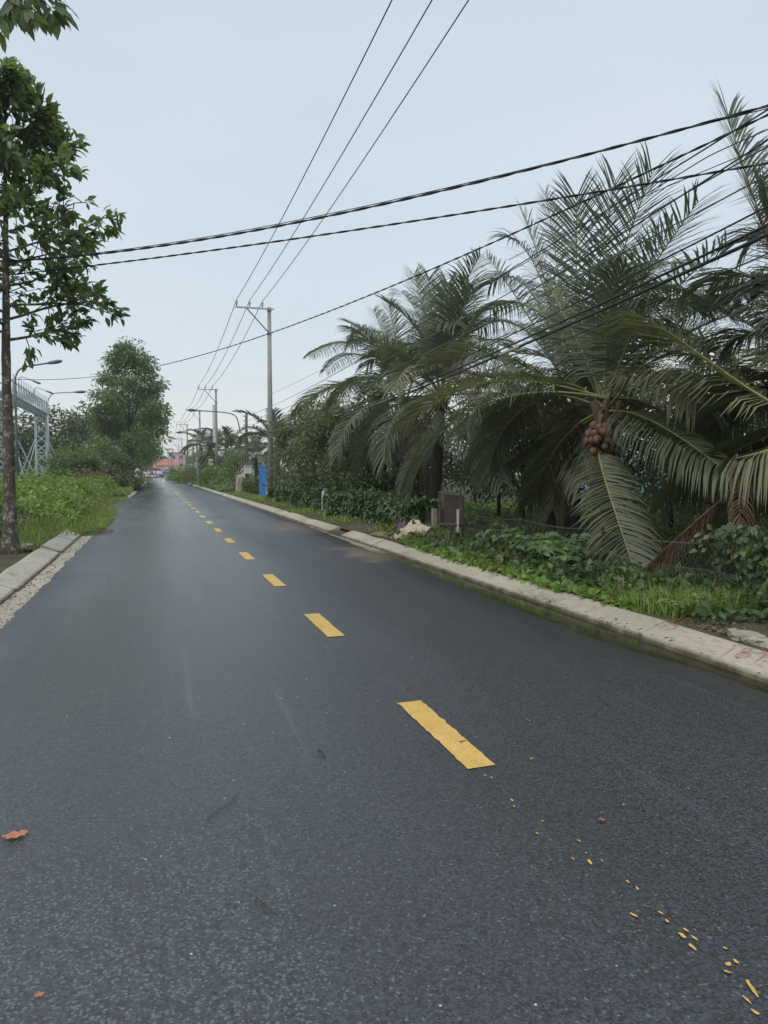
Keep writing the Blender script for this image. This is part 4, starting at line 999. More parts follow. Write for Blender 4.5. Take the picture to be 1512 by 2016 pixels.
rp = rng_(777)
# front palm with the coconut bunch
pa = atX(1192, 800, 8.0)
A = palm((8.15, 12.45, 0), tuple(pa), 'coconut palm bearing a bunch of orange brown coconuts', 501, 10, 4.0, .2, 74, .6, skirt=0, els=(48, -5), Lm=1.1, wid=.035, azr=(R_(-50), R_(170)))
nut_bunch(A, atX(1180, 858, 7.36), 19, rp)
mb = MB(); b0 = atX(1180, 850, 7.36); mb.tube([pa+V(0,0,-.05), (pa+b0)/2+V(-.05,0,.12), b0], [.035, .03, .02], 5)
for i in range(26):
    az = rp.random()*6.28; q = b0+V(math.cos(az)*.16, math.sin(az)*.16, .1); mb.tube([q, q+V(math.cos(az)*.14, math.sin(az)*.14, -.1-.3*rp.random())], [.006, .002], 3, False)
mb.build('fruit_stalk', M['rib_dead'], A)
P0 = pa+V(0, 0, -.1)
def hero(o, pts, **k): return add_frond(o, rp, bez(pts, 22), **k)
# frond hanging almost to the verge, with its yellow midrib towards the road
hero(A, [P0, atX(1150, 862, 7.3), atX(1196, 950, 7.0), atX(1262, 1165, 6.55)], nl=84, Lmax=.78, hang=.35, t0=.3, vee=.02, rib='rib', rr=.036, tipang=48, mat='frond_g')
hero(A, [P0, atX(1255, 800, 7.7), atX(1330, 850, 7.2), atX(1440, 935, 6.9)], nl=78, Lmax=1.0, hang=1.6, vee=.1, mat='frond_g')
hero(A, [P0, atX(1120, 690, 7.4), atX(1000, 770, 7.3), atX(930, 925, 7.2)], nl=78, Lmax=1.1, hang=1.6, vee=.1, mat='frond_y')
hero(A, [P0, atX(1120, 760, 7.4), atX(1030, 760, 7.3), atX(900, 850, 7.2)], nl=84, Lmax=1.1, hang=1.6, vee=.1, mat='frond_y')
hero(A, [P0, atX(1130, 820, 7.6), atX(1085, 880, 7.5), atX(1040, 990, 7.3)], nl=72, Lmax=.9, hang=.9, vee=.1, mat='frond_g')
hero(A, [P0, atX(1110, 850, 8.0), atX(1060, 900, 8.2), atX(985, 940, 8.4)], nl=72, Lmax=1.0, hang=1.1, vee=.1, mat='frond_g')
for pts, mt in (([(1120, 650), (1050, 560), (965, 610)], 'frond'), ([(1230, 650), (1290, 560), (1350, 600)], 'frond'), ([(1165, 720), (1110, 620), (1080, 560)], 'frond_y'), ([(1240, 740), (1310, 690), (1370, 790)], 'frond_y'), ([(1185, 660), (1200, 560), (1235, 520)], 'frond')):
    hero(A, [P0]+[atX(a, b, 7.9-.12*k) for k, (a, b) in enumerate(pts)], nl=78, Lmax=1.1, hang=.9, vee=.15, mat=mt)
# palms close behind it, forming the tall fan of upright fronds
pb1 = atX(1128, 790, 9.6); B1 = palm((9.6, float(pb1[1]), 0), tuple(pb1), 'palm behind the coconut bunch, its upright fronds the tallest', 502, 8, 4.4, .17, 76, .45, skirt=1, els=(50, 0), Lm=1.1, azr=None)
for px, py, L_, X_ in [(1135, 372, 1.2, 8.6), (1215, 340, 1.2, 9.4), (1290, 322, 1.2, 8.9), (1030, 412, 1.05, 8.8), (1072, 368, .7, 9.5), (1385, 380, 1.15, 8.8), (1445, 465, 1.1, 8.5), (955, 500, 1.1, 8.8), (1330, 440, 1.1, 9.6), (1475, 560, 1.1, 8.6)]:
    tip = atX(px, py, X_); mid = (pb1+tip)/2+V(0,0,.4)+(V(0,-.1,.0)); hero(B1, [pb1, mid, tip-(tip-pb1)*.03], nl=66, Lmax=L_, hang=.22, vee=.15, wid=.033, tipang=62)
for pts in ([(1085, 620), (1030, 500), (965, 560)], [(1080, 690), (1020, 590), (940, 650)], [(1095, 640), (1060, 480), (1005, 470)], [(1190, 640), (1260, 500), (1340, 520)], [(1180, 700), (1290, 560), (1400, 610)]):
    hero(B1, [pb1]+[atX(a, b, 9.3-.3*k) for k, (a, b) in enumerate(pts)], nl=70, Lmax=1.15, hang=.75, vee=.15, wid=.034)
pb2 = atX(1085, 830, 9.0); B2 = palm((9.0, float(pb2[1])+.1, 0), tuple(pb2), 'slim dark palm trunk standing left of the coconut palm', 503, 9, 4.0, .15, 70, .6, skirt=1, els=(60, 0), Lm=1.0)
# palm rooted past the picture edge, its fronds arching in
pe = atX(1640, 800, 7.9); E_ = palm((8.0, float(pe[1]), 0), tuple(pe), 'palm at the picture edge whose fronds arch over the vine-grown fence', 504, 7, 4.0, .2, 74, .7, skirt=0, els=(60, 10), Lm=1.1, azr=(R_(-10), R_(110)))
hero(E_, [pe+V(0,0,-.1), atX(1550, 850, 7.3), atX(1430, 725, 7.1), atX(1284, 634, 7.0)], nl=84, Lmax=1.3, hang=.85, vee=.05, mat='frond_y', rr=.036, wid=.04)
hero(E_, [pe, atX(1560, 690, 7.7), atX(1450, 600, 7.8), atX(1310, 560, 7.8)], nl=84, Lmax=1.15, hang=1.1, vee=.15, rr=.03)
hero(E_, [pe, atX(1570, 640, 7.7), atX(1490, 420, 7.6), atX(1432, 225, 7.5)], nl=84, Lmax=.9, hang=.25, vee=.35, rr=.03)
hero(E_, [pe, atX(1600, 640, 7.7), atX(1530, 480, 7.4), atX(1500, 400, 7.4)], nl=84, Lmax=.9, hang=.25, vee=.35, rr=.03)
hero(E_, [pe, atX(1560, 880, 7.2), atX(1500, 892, 6.9), atX(1450, 902, 6.7)], nl=70, Lmax=1.0, hang=1.9, vee=-.1, mat='frond_y', rr=.03, t0=.3, tipang=35)
hero(E_, [pe, atX(1560, 850, 7.8), atX(1450, 860, 7.6), atX(1340, 960, 7.5)], nl=84, Lmax=1.1, hang=1.2, vee=.1, mat='frond_g')
hero(E_, [pe, atX(1580, 880, 7.6), atX(1480, 950, 7.4), atX(1400, 1060, 7.3)], nl=78, Lmax=1.0, hang=1.2, vee=.1, mat='frond_g')
for pts, mt in (([(1590, 600), (1500, 500), (1400, 560)], 'frond'), ([(1560, 780), (1470, 760), (1380, 850)], 'frond'), ([(1580, 560), (1540, 420), (1480, 470)], 'frond')):
    hero(E_, [pe]+[atX(a, b, 8.1-.1*k) for k, (a, b) in enumerate(pts)], nl=78, Lmax=1.15, hang=1.1, vee=.15, mat=mt)
# left pair with slender trunks
pc = atX(868, 790, 8.6); C1 = palm((8.3, 22.2, 0), tuple(pc), 'slender-trunked palm behind the hedge end, the right one of a pair', 505, 15, 4.4, .17, 68, .7, skirt=4, els=(82, -8), Lm=1.05)
pd = atX(800, 800, 9.0); D1 = palm((9.0, 25.6, 0), tuple(pd), 'slender-trunked palm behind the hedge, the left one of a pair', 506, 16, 4.5, .16, 68, .7, skirt=4, els=(82, -15), Lm=1.05)
for o_, p_, px, py, X_, h_ in [(C1, pc, 882, 560, 8.4, .25), (C1, pc, 815, 540, 8.4, .25), (C1, pc, 925, 560, 8.6, .3), (D1, pd, 735, 610, 8.8, .3), (D1, pd, 765, 600, 8.6, .3)]:
    tip = atX(px, py, X_); hero(o_, [p_, (p_+tip)/2+V(0,0,.3), tip], nl=78, Lmax=1.0, hang=h_, vee=.3)
for pts in ([(850, 680), (840, 600), (845, 545)], [(880, 680), (905, 600), (935, 570)], [(860, 700), (830, 610), (790, 575)], [(890, 720), (940, 640), (985, 680)]):
    hero(C1, [pc]+[atX(a, b, 8.5) for k, (a, b) in enumerate(pts)], nl=66, Lmax=1.1, hang=.5, vee=.2, wid=.036)
for pts in ([(1590, 620), (1560, 520), (1500, 560)], [(1600, 560), (1590, 430), (1550, 330)], [(1580, 700), (1510, 620), (1430, 680)]):
    hero(E_, [pe]+[atX(a, b, 8.3-.1*k) for k, (a, b) in enumerate(pts)], nl=74, Lmax=1.15, hang=.8, vee=.15)
hero(D1, [pd, atX(740, 660, 8.6), atX(690, 650, 8.4), atX(605, 700, 8.4)], nl=84, Lmax=1.0, hang=1.4, vee=.1, mat='frond_y')
for pts in ([(745, 690), (690, 670), (640, 730)], [(730, 740), (660, 740), (610, 800)], [(770, 640), (720, 620), (690, 680)], [(740, 800), (690, 810), (650, 880)], [(830, 650), (840, 600), (900, 640)], [(850, 740), (900, 700), (950, 760)], [(780, 760), (770, 720), (745, 800)]):
    hero(D1, [pd]+[atX(a, b, 8.7-.2*k) for k, (a, b) in enumerate(pts)], nl=74, Lmax=1.05, hang=1.2, vee=.12, mat='frond' if pts[0][0] % 20 else 'frond_y')
hero(D1, [pd, atX(760, 730, 8.4), atX(690, 720, 8.2), atX(655, 800, 8.1)], nl=84, Lmax=1.0, hang=1.2, vee=.1)
hero(C1, [pc, atX(860, 660, 8.0), atX(800, 640, 7.8), atX(760, 740, 7.7)], nl=84, Lmax=1.05, hang=1.6, vee=.1, mat='frond_y')
hero(C1, [pc, atX(930, 690, 7.9), atX(975, 650, 7.6), atX(1010, 760, 7.5)], nl=84, Lmax=1.05, hang=1.6, vee=.1)
hero(D1, [pd, atX(770, 870, 8.0), atX(720, 880, 7.6), atX(690, 985, 7.2)], nl=74, Lmax=.95, hang=1.1, vee=.1, mat='frond_y')
hero(C1, [pc, atX(850, 850, 7.8), atX(820, 860, 7.5), atX(790, 960, 7.2)], nl=74, Lmax=.95, hang=1.1, vee=.1, mat='frond_y')
hero(C1, [pc, atX(900, 860, 7.8), atX(940, 860, 7.5), atX(990, 950, 7.3)], nl=74, Lmax=.95, hang=1.1, vee=.1)
# withered strips hanging from the pair
for px0, py0, px1, py1 in [(935, 660, 950, 850), (930, 700, 920, 830)]:
    hero(C1, [pc+V(.3,-.3,.3), atX(px0, py0-40, 7.7), atX(px0, py0, 7.6), atX(px1, py1, 7.6)], nl=40, Lmax=.7, hang=2., wid=.02, mat='frond_dead', rib='rib_dead', vee=0., ragged=.3)
# farther palms as seen over the hedge and between the poles
far = palm((9.6, 76., 0), (9.7, 76., 3.0), 'far palm crown behind the short service pole', 507, 14, 3.6, .16, 40, .7, skirt=0, group='far palms between the poles', wid=.08, els=(80, -10))
for px, py, Y, s, lb in [(420, 885, 96., 1.1, 'far palm crown beside the power pole with the sleeve'), (455, 882, 90., 1.05, 'far palm crown left of the meter box'), (545, 872, 57., 1.0, 'far palm crown just past the tall power pole'), (395, 872, 118., 1., 'farthest small palm crown by the third power pole')]:
    p = atY(px, py+10, Y); c_ = copy_tree(far); place(c_, (p[0], Y, p[2]-3.0*s), px*.7, s, lb)
p = atY(30, 845, 100.); c_ = copy_tree(far); place(c_, (p[0]-1.6, 100., p[2]-4.0), 2., 1.3, 'lone palm crown showing beside the street tree trunk')
# palms deeper in the grove close the view behind
for X, Y, Z, sd, lb in [(13.5, 14.5, 3.4, 601, 'palm deeper in the grove behind the coconut bunch'), (13.0, 20., 3.4, 602, 'palm deeper in the grove behind the gap'), (12.5, 9.2, 3.2, 603, 'palm deeper in the grove behind the edge palm')]:
    palm((X, Y, 0), (X+.1, Y, Z), lb, sd, 15, 4.4, .17, 60, .7, skirt=2, els=(60, -25))
# dead frond fallen across the fence
df = thing('fallen_frond', (6.4, 7.6, 0), 'reddish brown dead palm frond leaning across the wire fence', 'palm frond')
add_frond(df, rp, bez([atX(1420, 985, 7.0), atX(1330, 1060, 6.7), atX(1225, 1160, 6.2)], 18), 95, .6, 1.7, .022, 'frond_dead', 'rib_dead', -.2, .02, .05, .02)
df2 = thing('fallen_frond', (7.0, 7.2, 0), 'long bare dead frond stalk hanging from the edge palm', 'palm frond')
add_frond(df2, rp, bez([atX(1450, 900, 6.75), atX(1458, 960, 6.7), atX(1456, 1080, 6.7)], 14), 36, .35, 1.5, .014, 'frond_dead', 'rib_dead', -.2, .1, .1, .014)
# ------------------------------------------------------------------ grass and weeds
def blades(r, P, h, w, lean=.5, droop=.5):
    """grass: two bent segments per blade"""
    n = len(P); az = r.random(n)*2*math.pi; d = np.stack([np.cos(az), np.sin(az), np.zeros(n)], 1); s = np.stack([-np.sin(az), np.cos(az), np.zeros(n)], 1)
    l = (lean*r.random(n))[:,None]; h = np.asarray(h)[:,None]; w = np.broadcast_to(w, (n,))[:,None]
    p1 = P+V(0,0,1)*h*.55+d*h*l*.35; p2 = p1+V(0,0,1)*h*(.45-droop*l*.6)+d*h*l*.75
    v = np.stack([P+s*w*.5, P-s*w*.5, p1+s*w*.4, p1-s*w*.4, p2], 1)
    f = np.array([[0,1,3],[0,3,2],[2,3,4]]); return v.reshape(-1, 3), ((np.arange(n)*5)[:,None,None]+f[None]).reshape(-1, 3)
def patchy(r, X, Y, k, seed):
    q = rng_(seed); a = q.random(6)*6.28; fr = q.normal(0, k, (6, 2)); s = 0
    for i in range(6): s = s+np.sin(X*fr[i,0]+Y*fr[i,1]+a[i])
    return s/6
def grass(name, label, n, xf, y0, y1, hf, w, seed, mat='grass', ypow=1., z=.07, lean=.9, clump=None):
    r = rng_(seed); Y = y0+(y1-y0)*r.random(n)**ypow; xa, xb = xf(Y); X = xa+(xb-xa)*r.random(n)
    if clump:
        pn = patchy(r, X, Y, clump, seed+1); k = r.random(n) < np.clip(.5+1.6*pn, .05, 1); X, Y = X[k], Y[k]; n = len(X)
    h = hf(X, Y)*(.45+.85*r.random(n)); P = np.stack([X, Y, np.full(n, z)], 1)
    v, f = blades(r, P, h, w*(.6+.8*r.random(n)), lean); o = fast_mesh(name, v, f, M[mat]); return tag(o, label, 'grass', kind='stuff')
def weeds(name, label, n, xf, y0, y1, hf, leaf, seed, mat, z=.06, ypow=1., cat='weeds', asp=.55, up=.6):
    r = rng_(seed); Y = y0+(y1-y0)*r.random(n)**ypow; xa, xb = xf(Y); X = xa+(xb-xa)*r.random(n); H = hf(X, Y)
    P = np.stack([X, Y, z+H*(r.random(n)**.5)], 1); D = r.normal(0, .7, (n, 3)); D[:,2] += .1; N = V(0,0,up)+V(.3,-.35,0)*.6+r.normal(0, .45, (n, 3)); ln = leaf*(.55+.9*r.random(n))
    v, f = leaves(P, D, N, ln, ln*asp, .15, .2); o = fast_mesh(name, v, f, M[mat]); return tag(o, label, cat, kind='stuff')
# left bank
edgeL = lambda Y: np.interp(Y, [15, 17, 19, 21, 22, 27, 35, 38, 43, 47, 60, 75], [-2.5, -2.3, -2.22, -1.75, -1.5, -1.5, -1.75, -2.15, -2.15, -1.7, -1.75, -1.9])
moundH = lambda X, Y: np.clip((edgeL(Y)-X)/1.9, .06, 1)*(.8+.45*patchy(None, X, Y, 1.1, 5))*np.interp(Y, [15, 19, 26, 45, 75], [.35, .75, 1.05, 1.05, 1.0])
grass('grass', 'bright green grass spilling from the bank over the kerb', 26000, lambda Y: (edgeL(Y)-4.2, edgeL(Y)+.06), 18.2, 46, lambda X, Y: .14+.42*np.clip((edgeL(Y)-X)/1.6, 0, 1), .02, 901, ypow=1.35, z=.03)
grass('grass', 'yellowish straggling grass tips along the road edge', 7000, lambda Y: (edgeL(Y)-.45, edgeL(Y)+.12), 20.8, 50, lambda X, Y: np.full_like(X, .17), .014, 902, 'grass', 1.2, 0., 1.6)
grass('grass', 'short grass round the street tree foot', 3800, lambda Y: (np.full_like(Y, -4.6), np.full_like(Y, -2.25)), 15.9, 19, lambda X, Y: np.full_like(X, .2), .016, 903, clump=1.6)
weeds('weeds', 'lush leafy weeds heaped on the bank behind the kerb', 30000, lambda Y: (edgeL(Y)-5.2, edgeL(Y)-.75), 22, 64, lambda X, Y: np.maximum(moundH(X, Y), .08)*1.1, .15, 904, 'leaf_weed', ypow=1.2)
weeds('weeds', 'low weeds along the far kerb edge', 4000, lambda Y: (edgeL(Y)-2.5, edgeL(Y)), 50, 76, lambda X, Y: np.full_like(X, .35), .16, 905, 'leaf_weed')
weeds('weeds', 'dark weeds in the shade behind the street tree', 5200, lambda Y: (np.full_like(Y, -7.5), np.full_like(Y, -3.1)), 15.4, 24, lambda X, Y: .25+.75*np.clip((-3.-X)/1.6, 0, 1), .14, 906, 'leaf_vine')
grass('grass', 'rough grass along the left of the far road', 7000, lambda Y: (np.full_like(Y, -5.), np.full_like(Y, -1.9)), 76, 190, lambda X, Y: np.full_like(X, .55), .06, 907, ypow=1.5, z=-.05)
weeds('weeds', 'weeds along the right of the far road', 5000, lambda Y: (np.full_like(Y, 4.95)+np.interp(Y, yr, bend), np.full_like(Y, 8.)), 62, 190, lambda X, Y: .25+.5*np.clip((X-5)/2, 0, 1), .22, 908, 'leaf_far', ypow=1.5)
# cut grass lying on the gutter
r = rng_(31); n = 380; P = np.stack([-1.95+.75*r.random(n), 20.6+1.3*r.random(n)**1.2, .012+.05*r.random(n)], 1); D = np.stack([r.normal(0, 1, n), r.normal(0, .35, n), r.normal(0, .08, n)], 1)
v, f = leaves(P, D, V(0,0,1)+r.normal(0, .2, (n, 3)), .2, .01); tag(fast_mesh('cut_grass', v, f, M['dry']), 'pale cut straw lying across the gutter', 'straw', kind='stuff')
# right verge
edgeR = lambda Y: np.interp(Y, [3, 6, 8, 12, 18, 22, 60], [5.25, 5.05, 4.86, 4.86, 5.0, 4.95, 5.0])
grass('grass', 'fresh green grass on the verge between kerb and wire fence', 11500, lambda Y: (edgeR(Y), np.full_like(Y, 6.5)), 6.4, 15.4, lambda X, Y: .2+.16*patchy(None, X, Y, 1.4, 8), .012, 911, ypow=1.3, z=.07, lean=1.1, clump=1.5)
grass('grass', 'tall grass tufts round the gate posts', 3200, lambda Y: (np.full_like(Y, 5.5), np.full_like(Y, 6.7)), 11.5, 18, lambda X, Y: np.full_like(X, .36), .013, 912, z=.06, clump=1.8)
grass('grass', 'short worn grass in front of the hedges', 11000, lambda Y: (edgeR(Y), np.full_like(Y, 6.2)), 18.5, 58, lambda X, Y: .13+.12*np.clip((X-5.3)/.8, 0, 1), .02, 913, ypow=1.2, z=.06, clump=1.)
grass('grass', 'rank grass under the hanging frond', 4200, lambda Y: (np.full_like(Y, 5.25), np.full_like(Y, 6.5)), 6.8, 10.4, lambda X, Y: .24+.16*patchy(None, X, Y, 1.9, 18), .011, 914, z=.06, lean=1.2, clump=1.2)
weeds('weeds', 'small creeping weeds along the top of the kerb', 5200, lambda Y: (edgeR(Y)-.06, edgeR(Y)+.5), 7.0, 15., lambda X, Y: .06+.05*patchy(None, X, Y, 2, 9),   .09, 915, 'leaf_weed', .1, 1.2, asp=.8)
weeds('weeds', 'tangled low weeds at the foot of the wire fence', 5200, lambda Y: (np.full_like(Y, 6.0), np.full_like(Y, 7.2)), 4.2, 17, lambda X, Y: .22+.1*patchy(None, X, Y, 2, 11), .09, 916, 'leaf_vine', .05)
weeds('weeds', 'sparse green weeds on the grove floor', 5200, lambda Y: (np.full_like(Y, 8.6), np.full_like(Y, 19.)), 9, 34, lambda X, Y: np.full_like(X, .2), .16, 917, 'leaf_weed', .05)
grass('grass', 'dry seeding stalks scattered over the verge', 1300, lambda Y: (edgeR(Y)+.1, np.full_like(Y, 6.6)), 6.2, 17.5, lambda X, Y: np.full_like(X, .42), .008, 918, 'dry', 1.2, .06, 1.3, 1.3)
grass('grass', 'dry pale stalks among the weeds of the bank', 1800, lambda Y: (edgeL(Y)-3.5, edgeL(Y)-.1), 19.5, 50, lambda X, Y: np.full_like(X, .75), .012, 919, 'dry', 1.3, .06, 1.1, 1.1)
weeds('weeds', 'broad-leaved weeds scattered through the verge grass', 2600, lambda Y: (edgeR(Y)+.1, np.full_like(Y, 6.4)), 6.0, 16.5, lambda X, Y: .16+.16*np.clip(patchy(None, X, Y, 1.7, 21), -.6, 1), .12, 920, 'leaf_vine', .08, 1.2, asp=.6)
# vine over the near end of the wire fence
r = rng_(33); n = 3600; Y = 4.6+3.1*r.random(n)**1.2; zt = .92+.06*np.sin(Y*3); Z = r.random(n)**.8*zt; keep = (Z > .52*np.clip((Y-6.1)/1.2, 0, 1.3)) & (r.random(n) < np.clip(1.35-(Y-5.6)*.55, .12, 1)); Y, Z = Y[keep], Z[keep]; n = len(Y)
vn = thing('creeper', (6.45, 6., 0), 'dark leafy creeper smothering the near end of the wire fence', 'creeper')
P = np.stack([6.42-abs(r.normal(0, .1, n))+.05, Y, Z+.04], 1); D = r.normal(0, .5, (n, 3))+V(-.3,0,-.6); ln = .085*(.6+.8*r.random(n)); v, f = leaves(P, D, V(-1,-.3,.5)+r.normal(0, .4, (n, 3)), ln, ln*.75); fast_mesh('foliage', v, f, M['leaf_vine'], vn)
mb = MB()
for i in range(16):
    yy = 4.8+2.6*r.random(); mb.tube(path(r, (6.44, yy, 0), (r.normal(0,.1)-.1, r.normal(0,.8), 1), 1.1, 6, .25), .007, 4, False)
mb.build('stem', M['bark_d'], vn)

# leafy shrub sprawling through the fence
def leafy_shrub(name, base, label, n, R0, h, leaf, seed, mat, asp=.5, group=None):
    r = rng_(seed); b = V(*base); o = thing(name, base, label, 'shrub', group); sb = MB(); P, D = [], []
    for i in range(n):
        az = r.random()*6.28; q = arc(b+V(r.normal(0, R0*.15), r.normal(0, R0*.35), 0), az, R_(70+r.normal(0, 10)), h*1.35*(.7+.5*r.random()), R_(85), 8, 1.2); sb.tube(q, np.linspace(.009, .003, len(q)), 4, False)
        for j in range(3, len(q)):
            for s in (-1, 1):
                t = unit(q[j]-q[j-1]); sd_ = unit(np.cross(t, V(0,0,1))); P.append(q[j]); D.append(sd_*s+t*.6+V(0,0,-.15)+r.normal(0, .15, 3))
    sb.build('stem', M['leaf_shrub'], o); P, D = np.array(P), np.array(D); ln = leaf*(.7+.6*r.random(len(P)))
    v, f = leaves(P, D, V(0,0,1)+V(-.3,-.2,0)+r.normal(0, .25, (len(P), 3)), ln, ln*asp, .12, .25); fast_mesh('foliage', v, f, M[mat], o); return o
leafy_shrub('leafy_shrub', (6.25, 11.6, .06), 'broad-leaved shrub sprawling over the wire fence, the larger clump', 26, .7, .62, .17, 921, 'leaf_shrub')
leafy_shrub('leafy_shrub', (6.2, 10.5, .06), 'broad-leaved shrub clump beside the hanging frond', 22, .7, .58, .16, 922, 'leaf_shrub')
leafy_shrub('leafy_shrub', (6.25, 12.5, .06), 'broad-leaved shrub clump at the end toward the gate', 16, .6, .5, .16, 923, 'leaf_shrub')
for k, (px, py, h, lb) in enumerate([(1355, 1215, .26, 'bright weed seedling between the hanging frond and the red kerb mark'), (1440, 1208, .22, 'small pale seedling before the vine-grown fence'), (1295, 1195, .2, 'leafy weed seedling right of the frond tip'), (1210, 1160, .2, 'leafy weed seedling at the frond tip')]):
    g = gnd(px, py, .1); leafy_shrub('seedling', (g[0], g[1], .08), lb, 5, .1, h, .09, 930+k, 'leaf_weed', .45, 'weed seedlings on the verge')

# ------------------------------------------------------------------ wire fence, posts and gate
cf = thing('wire_fence', (6.5, 10.5, 0), 'sagging rusty wire-net fence below the palms', 'fence')
def wire_net(mb, y0, y1, z0, z1, cell, rad, x0, r, sagf=None):
    nc = int((y1-y0)/cell); nr = int((z1-z0)/(cell*.9))
    for i in range(nc):
        yb = y0+i*cell; pts = []
        for j in range(nr+1):
            off = cell*.5*(1 if (j % 2) else -1)
            zz = z0+(z1-z0)*j/nr; pts.append((x0+.03*math.sin(yb*1.3+zz*3)+(.008 if (i+j) % 2 else -.008), yb+off*1.0, zz+(sagf(yb) if sagf else 0)*j/nr))
        P = np.array(pts); mb.tube(P, rad, 3, False)
mb = MB(); r = rng_(41); wire_net(mb, 4.2, 15.3, .05, .78, .075, .0028, 6.5, r, lambda y: -.06*abs(math.sin(y*1.25))); net = mb.build('wire_net', M['wire_fence'], cf); net['kind'] = 'stuff'
for zz in (.74, .42):
    mb = MB(); mb.tube([(6.49+.02*math.sin(q*1.3), q, zz-.06*abs(math.sin(q*1.25))) for q in np.arange(4.2, 15.4, .4)], .004, 4); mb.build('line_wire', M['wire_fence'], cf)
for q in (4.6, 7.1, 9.9, 12.7): mb = MB(); mb.tube([(6.53, q, -.02), (6.53+.03*math.sin(q*5), q+.05, .78)], [.03, .024], 6); mb.build('post', M['bark_d'], cf)
cf2 = thing('wire_fence', (6.5, 17.4, 0), 'short run of rusty wire net between the gate and the hedge', 'fence')
mb = MB(); wire_net(mb, 17.15, 18.3, .05, .8, .075, .003, 6.5, r); net = mb.build('wire_net', M['rust'], cf2); net['kind'] = 'stuff'
mb = MB(); mb.box((6.5, 18.3, .4), (.08, .08, .85)); mb.build('post', M['post'], cf2)
gt = thing('wire_gate', (6.5, 16.1, 0), 'narrow rusty wire-net gate in a tall frame beside the fence posts', 'gate')
mb = MB(); ga, gb_ = 15.5, 16.8
for a, b in (((6.5, ga, 0), (6.5, ga, 1.14)), ((6.5, gb_, 0), (6.5, gb_, 1.14)), ((6.5, ga, 1.14), (6.5, gb_, 1.14)), ((6.5, ga, .45), (6.5, gb_, .38))):
    mb = MB(); mb.bar(a, b, .04); mb.build('frame_bar', M['rust'], gt)
mb = MB(); wire_net(mb, ga, gb_, .06, 1.12, .05, .0032, 6.52, r); net = mb.build('wire_net', M['rust_mesh'], gt); net['kind'] = 'stuff'
mb = MB(); mb.box((6.6, 16.15, .55), (.006, 1.22, 1.08)); mb.build('sacking', M['rust_mesh'], gt)
o = thing('gate_post', (6.46, 17.05, 0), 'brown concrete gate post on the hedge side', 'post'); mb = MB(); mb.box((6.46, 17.05, .36), (.1, .12, .75)); mb.build('post', M['post'], o); mb = MB(); mb.box((6.6, 16.98, .36), (.16, .05, .7)); mb.build('plank', M['rust_mesh'], o)
o = thing('gate_post', (6.4, 15.4, 0), 'concrete gate post with a pale pipe tied on top', 'post'); mb = MB(); mb.box((6.4, 15.4, .24), (.09, .1, .5)); mb.build('post', M['post'], o); mb = MB(); mb.tube([(6.38, 15.36, .3), (6.38, 15.36, .8)], .03, 8); mb.build('pipe', M['pvc'], o)
mb = MB(); mb.tube([(6.4, 15.4, .42), (6.4, 15.4, .47)], .075, 8); mb.build('tie', M['cable'], o)

# ------------------------------------------------------------------ sack and earth heaps
def heap(name, label, c, rx, ry, h, seed, mat, cat='heap'):
    r = rng_(seed); mb = MB(); a = np.linspace(0, 1, 9); th = np.linspace(0, 2*math.pi, 25)[:-1]; v = [(c[0], c[1], c[2]+h)]; f = []
    for i, q in enumerate(a[1:]):
        for t_ in th:
            k = 1+.14*math.sin(3*t_+seed)+.08*math.sin(7*t_+2*seed); v.append((c[0]+rx*q*k*math.cos(t_), c[1]+ry*q*k*math.sin(t_), c[2]-.03+(h+.03)*(1-q**1.5)*(1+r.normal(0, .1))))
    m_ = len(th)
    for j in range(m_): f.append((0, 1+j, 1+(j+1) % m_))
    for i in range(7):
        for j in range(m_): f.append((1+i*m_+j, 1+(i+1)*m_+j, 1+(i+1)*m_+(j+1) % m_, 1+i*m_+(j+1) % m_))
    mb.add(v, f); o = mb.build(name, M[mat], None, True, origin=V(*c)); return tag(o, label, cat)
heap('earth_heap', 'heap of brown sandy earth spilling from the torn sack', (5.62, 15.9, .08), .42, .7, .3, 3, 'sand')
heap('earth_heap', 'low dark earth heap beyond the broken kerb', (5.35, 19.6, .06), .4, .9, .2, 5, 'earth')
heap('earth_heap', 'flat smear of sand left of the torn sack', (5.25, 17.3, .06), .4, .8, .13, 7, 'sand')
sk = thing('torn_sack', (5.5, 15.9, .1), 'torn cream woven sack with purple print slumped on the earth heap', 'sack')
def sheet(r, c, u, w_, bulge, n, m_, ph):
    U, Wv = np.meshgrid(np.linspace(-1, 1, n), np.linspace(-1, 1, m_)); X = c[0]+u[0]*U+w_[0]*Wv; Y = c[1]+u[1]*U+w_[1]*Wv
    Z = c[2]+u[2]*U+w_[2]*Wv+bulge*(1-U**2*.8)*(1-Wv**2*.7)+.03*np.sin(4*U+3*Wv+ph)+.016*np.sin(9*U-5*Wv+ph)+r.normal(0, .003, U.shape); return X, Y, Z
r = rng_(55)
mb = MB(); mb.grid(*sheet(r, (5.55, 15.9, .30), (.05, -.38, -.08), (-.2, .03, -.12), .09, 22, 14, 1.)); so = mb.build('body', M['sack'], sk, True); so.modifiers.new('thick', 'SOLIDIFY').thickness = .02
mb = MB(); mb.grid(*sheet(r, (5.42, 16.42, .36), (.03, .08, .10), (-.07, .06, -.06), .03, 9, 9, 2.)); so = mb.build('printed_end', M['purple'], sk, True); so.modifiers.new('thick', 'SOLIDIFY').thickness = .02
mb = MB(); mb.grid(*sheet(r, (5.62, 16.05, .44), (.03, .1, .03), (-.05, .02, .05), .02, 9, 9, 3.)); so = mb.build('printed_end', M['purple'], sk, True); so.modifiers.new('thick', 'SOLIDIFY').thickness = .02
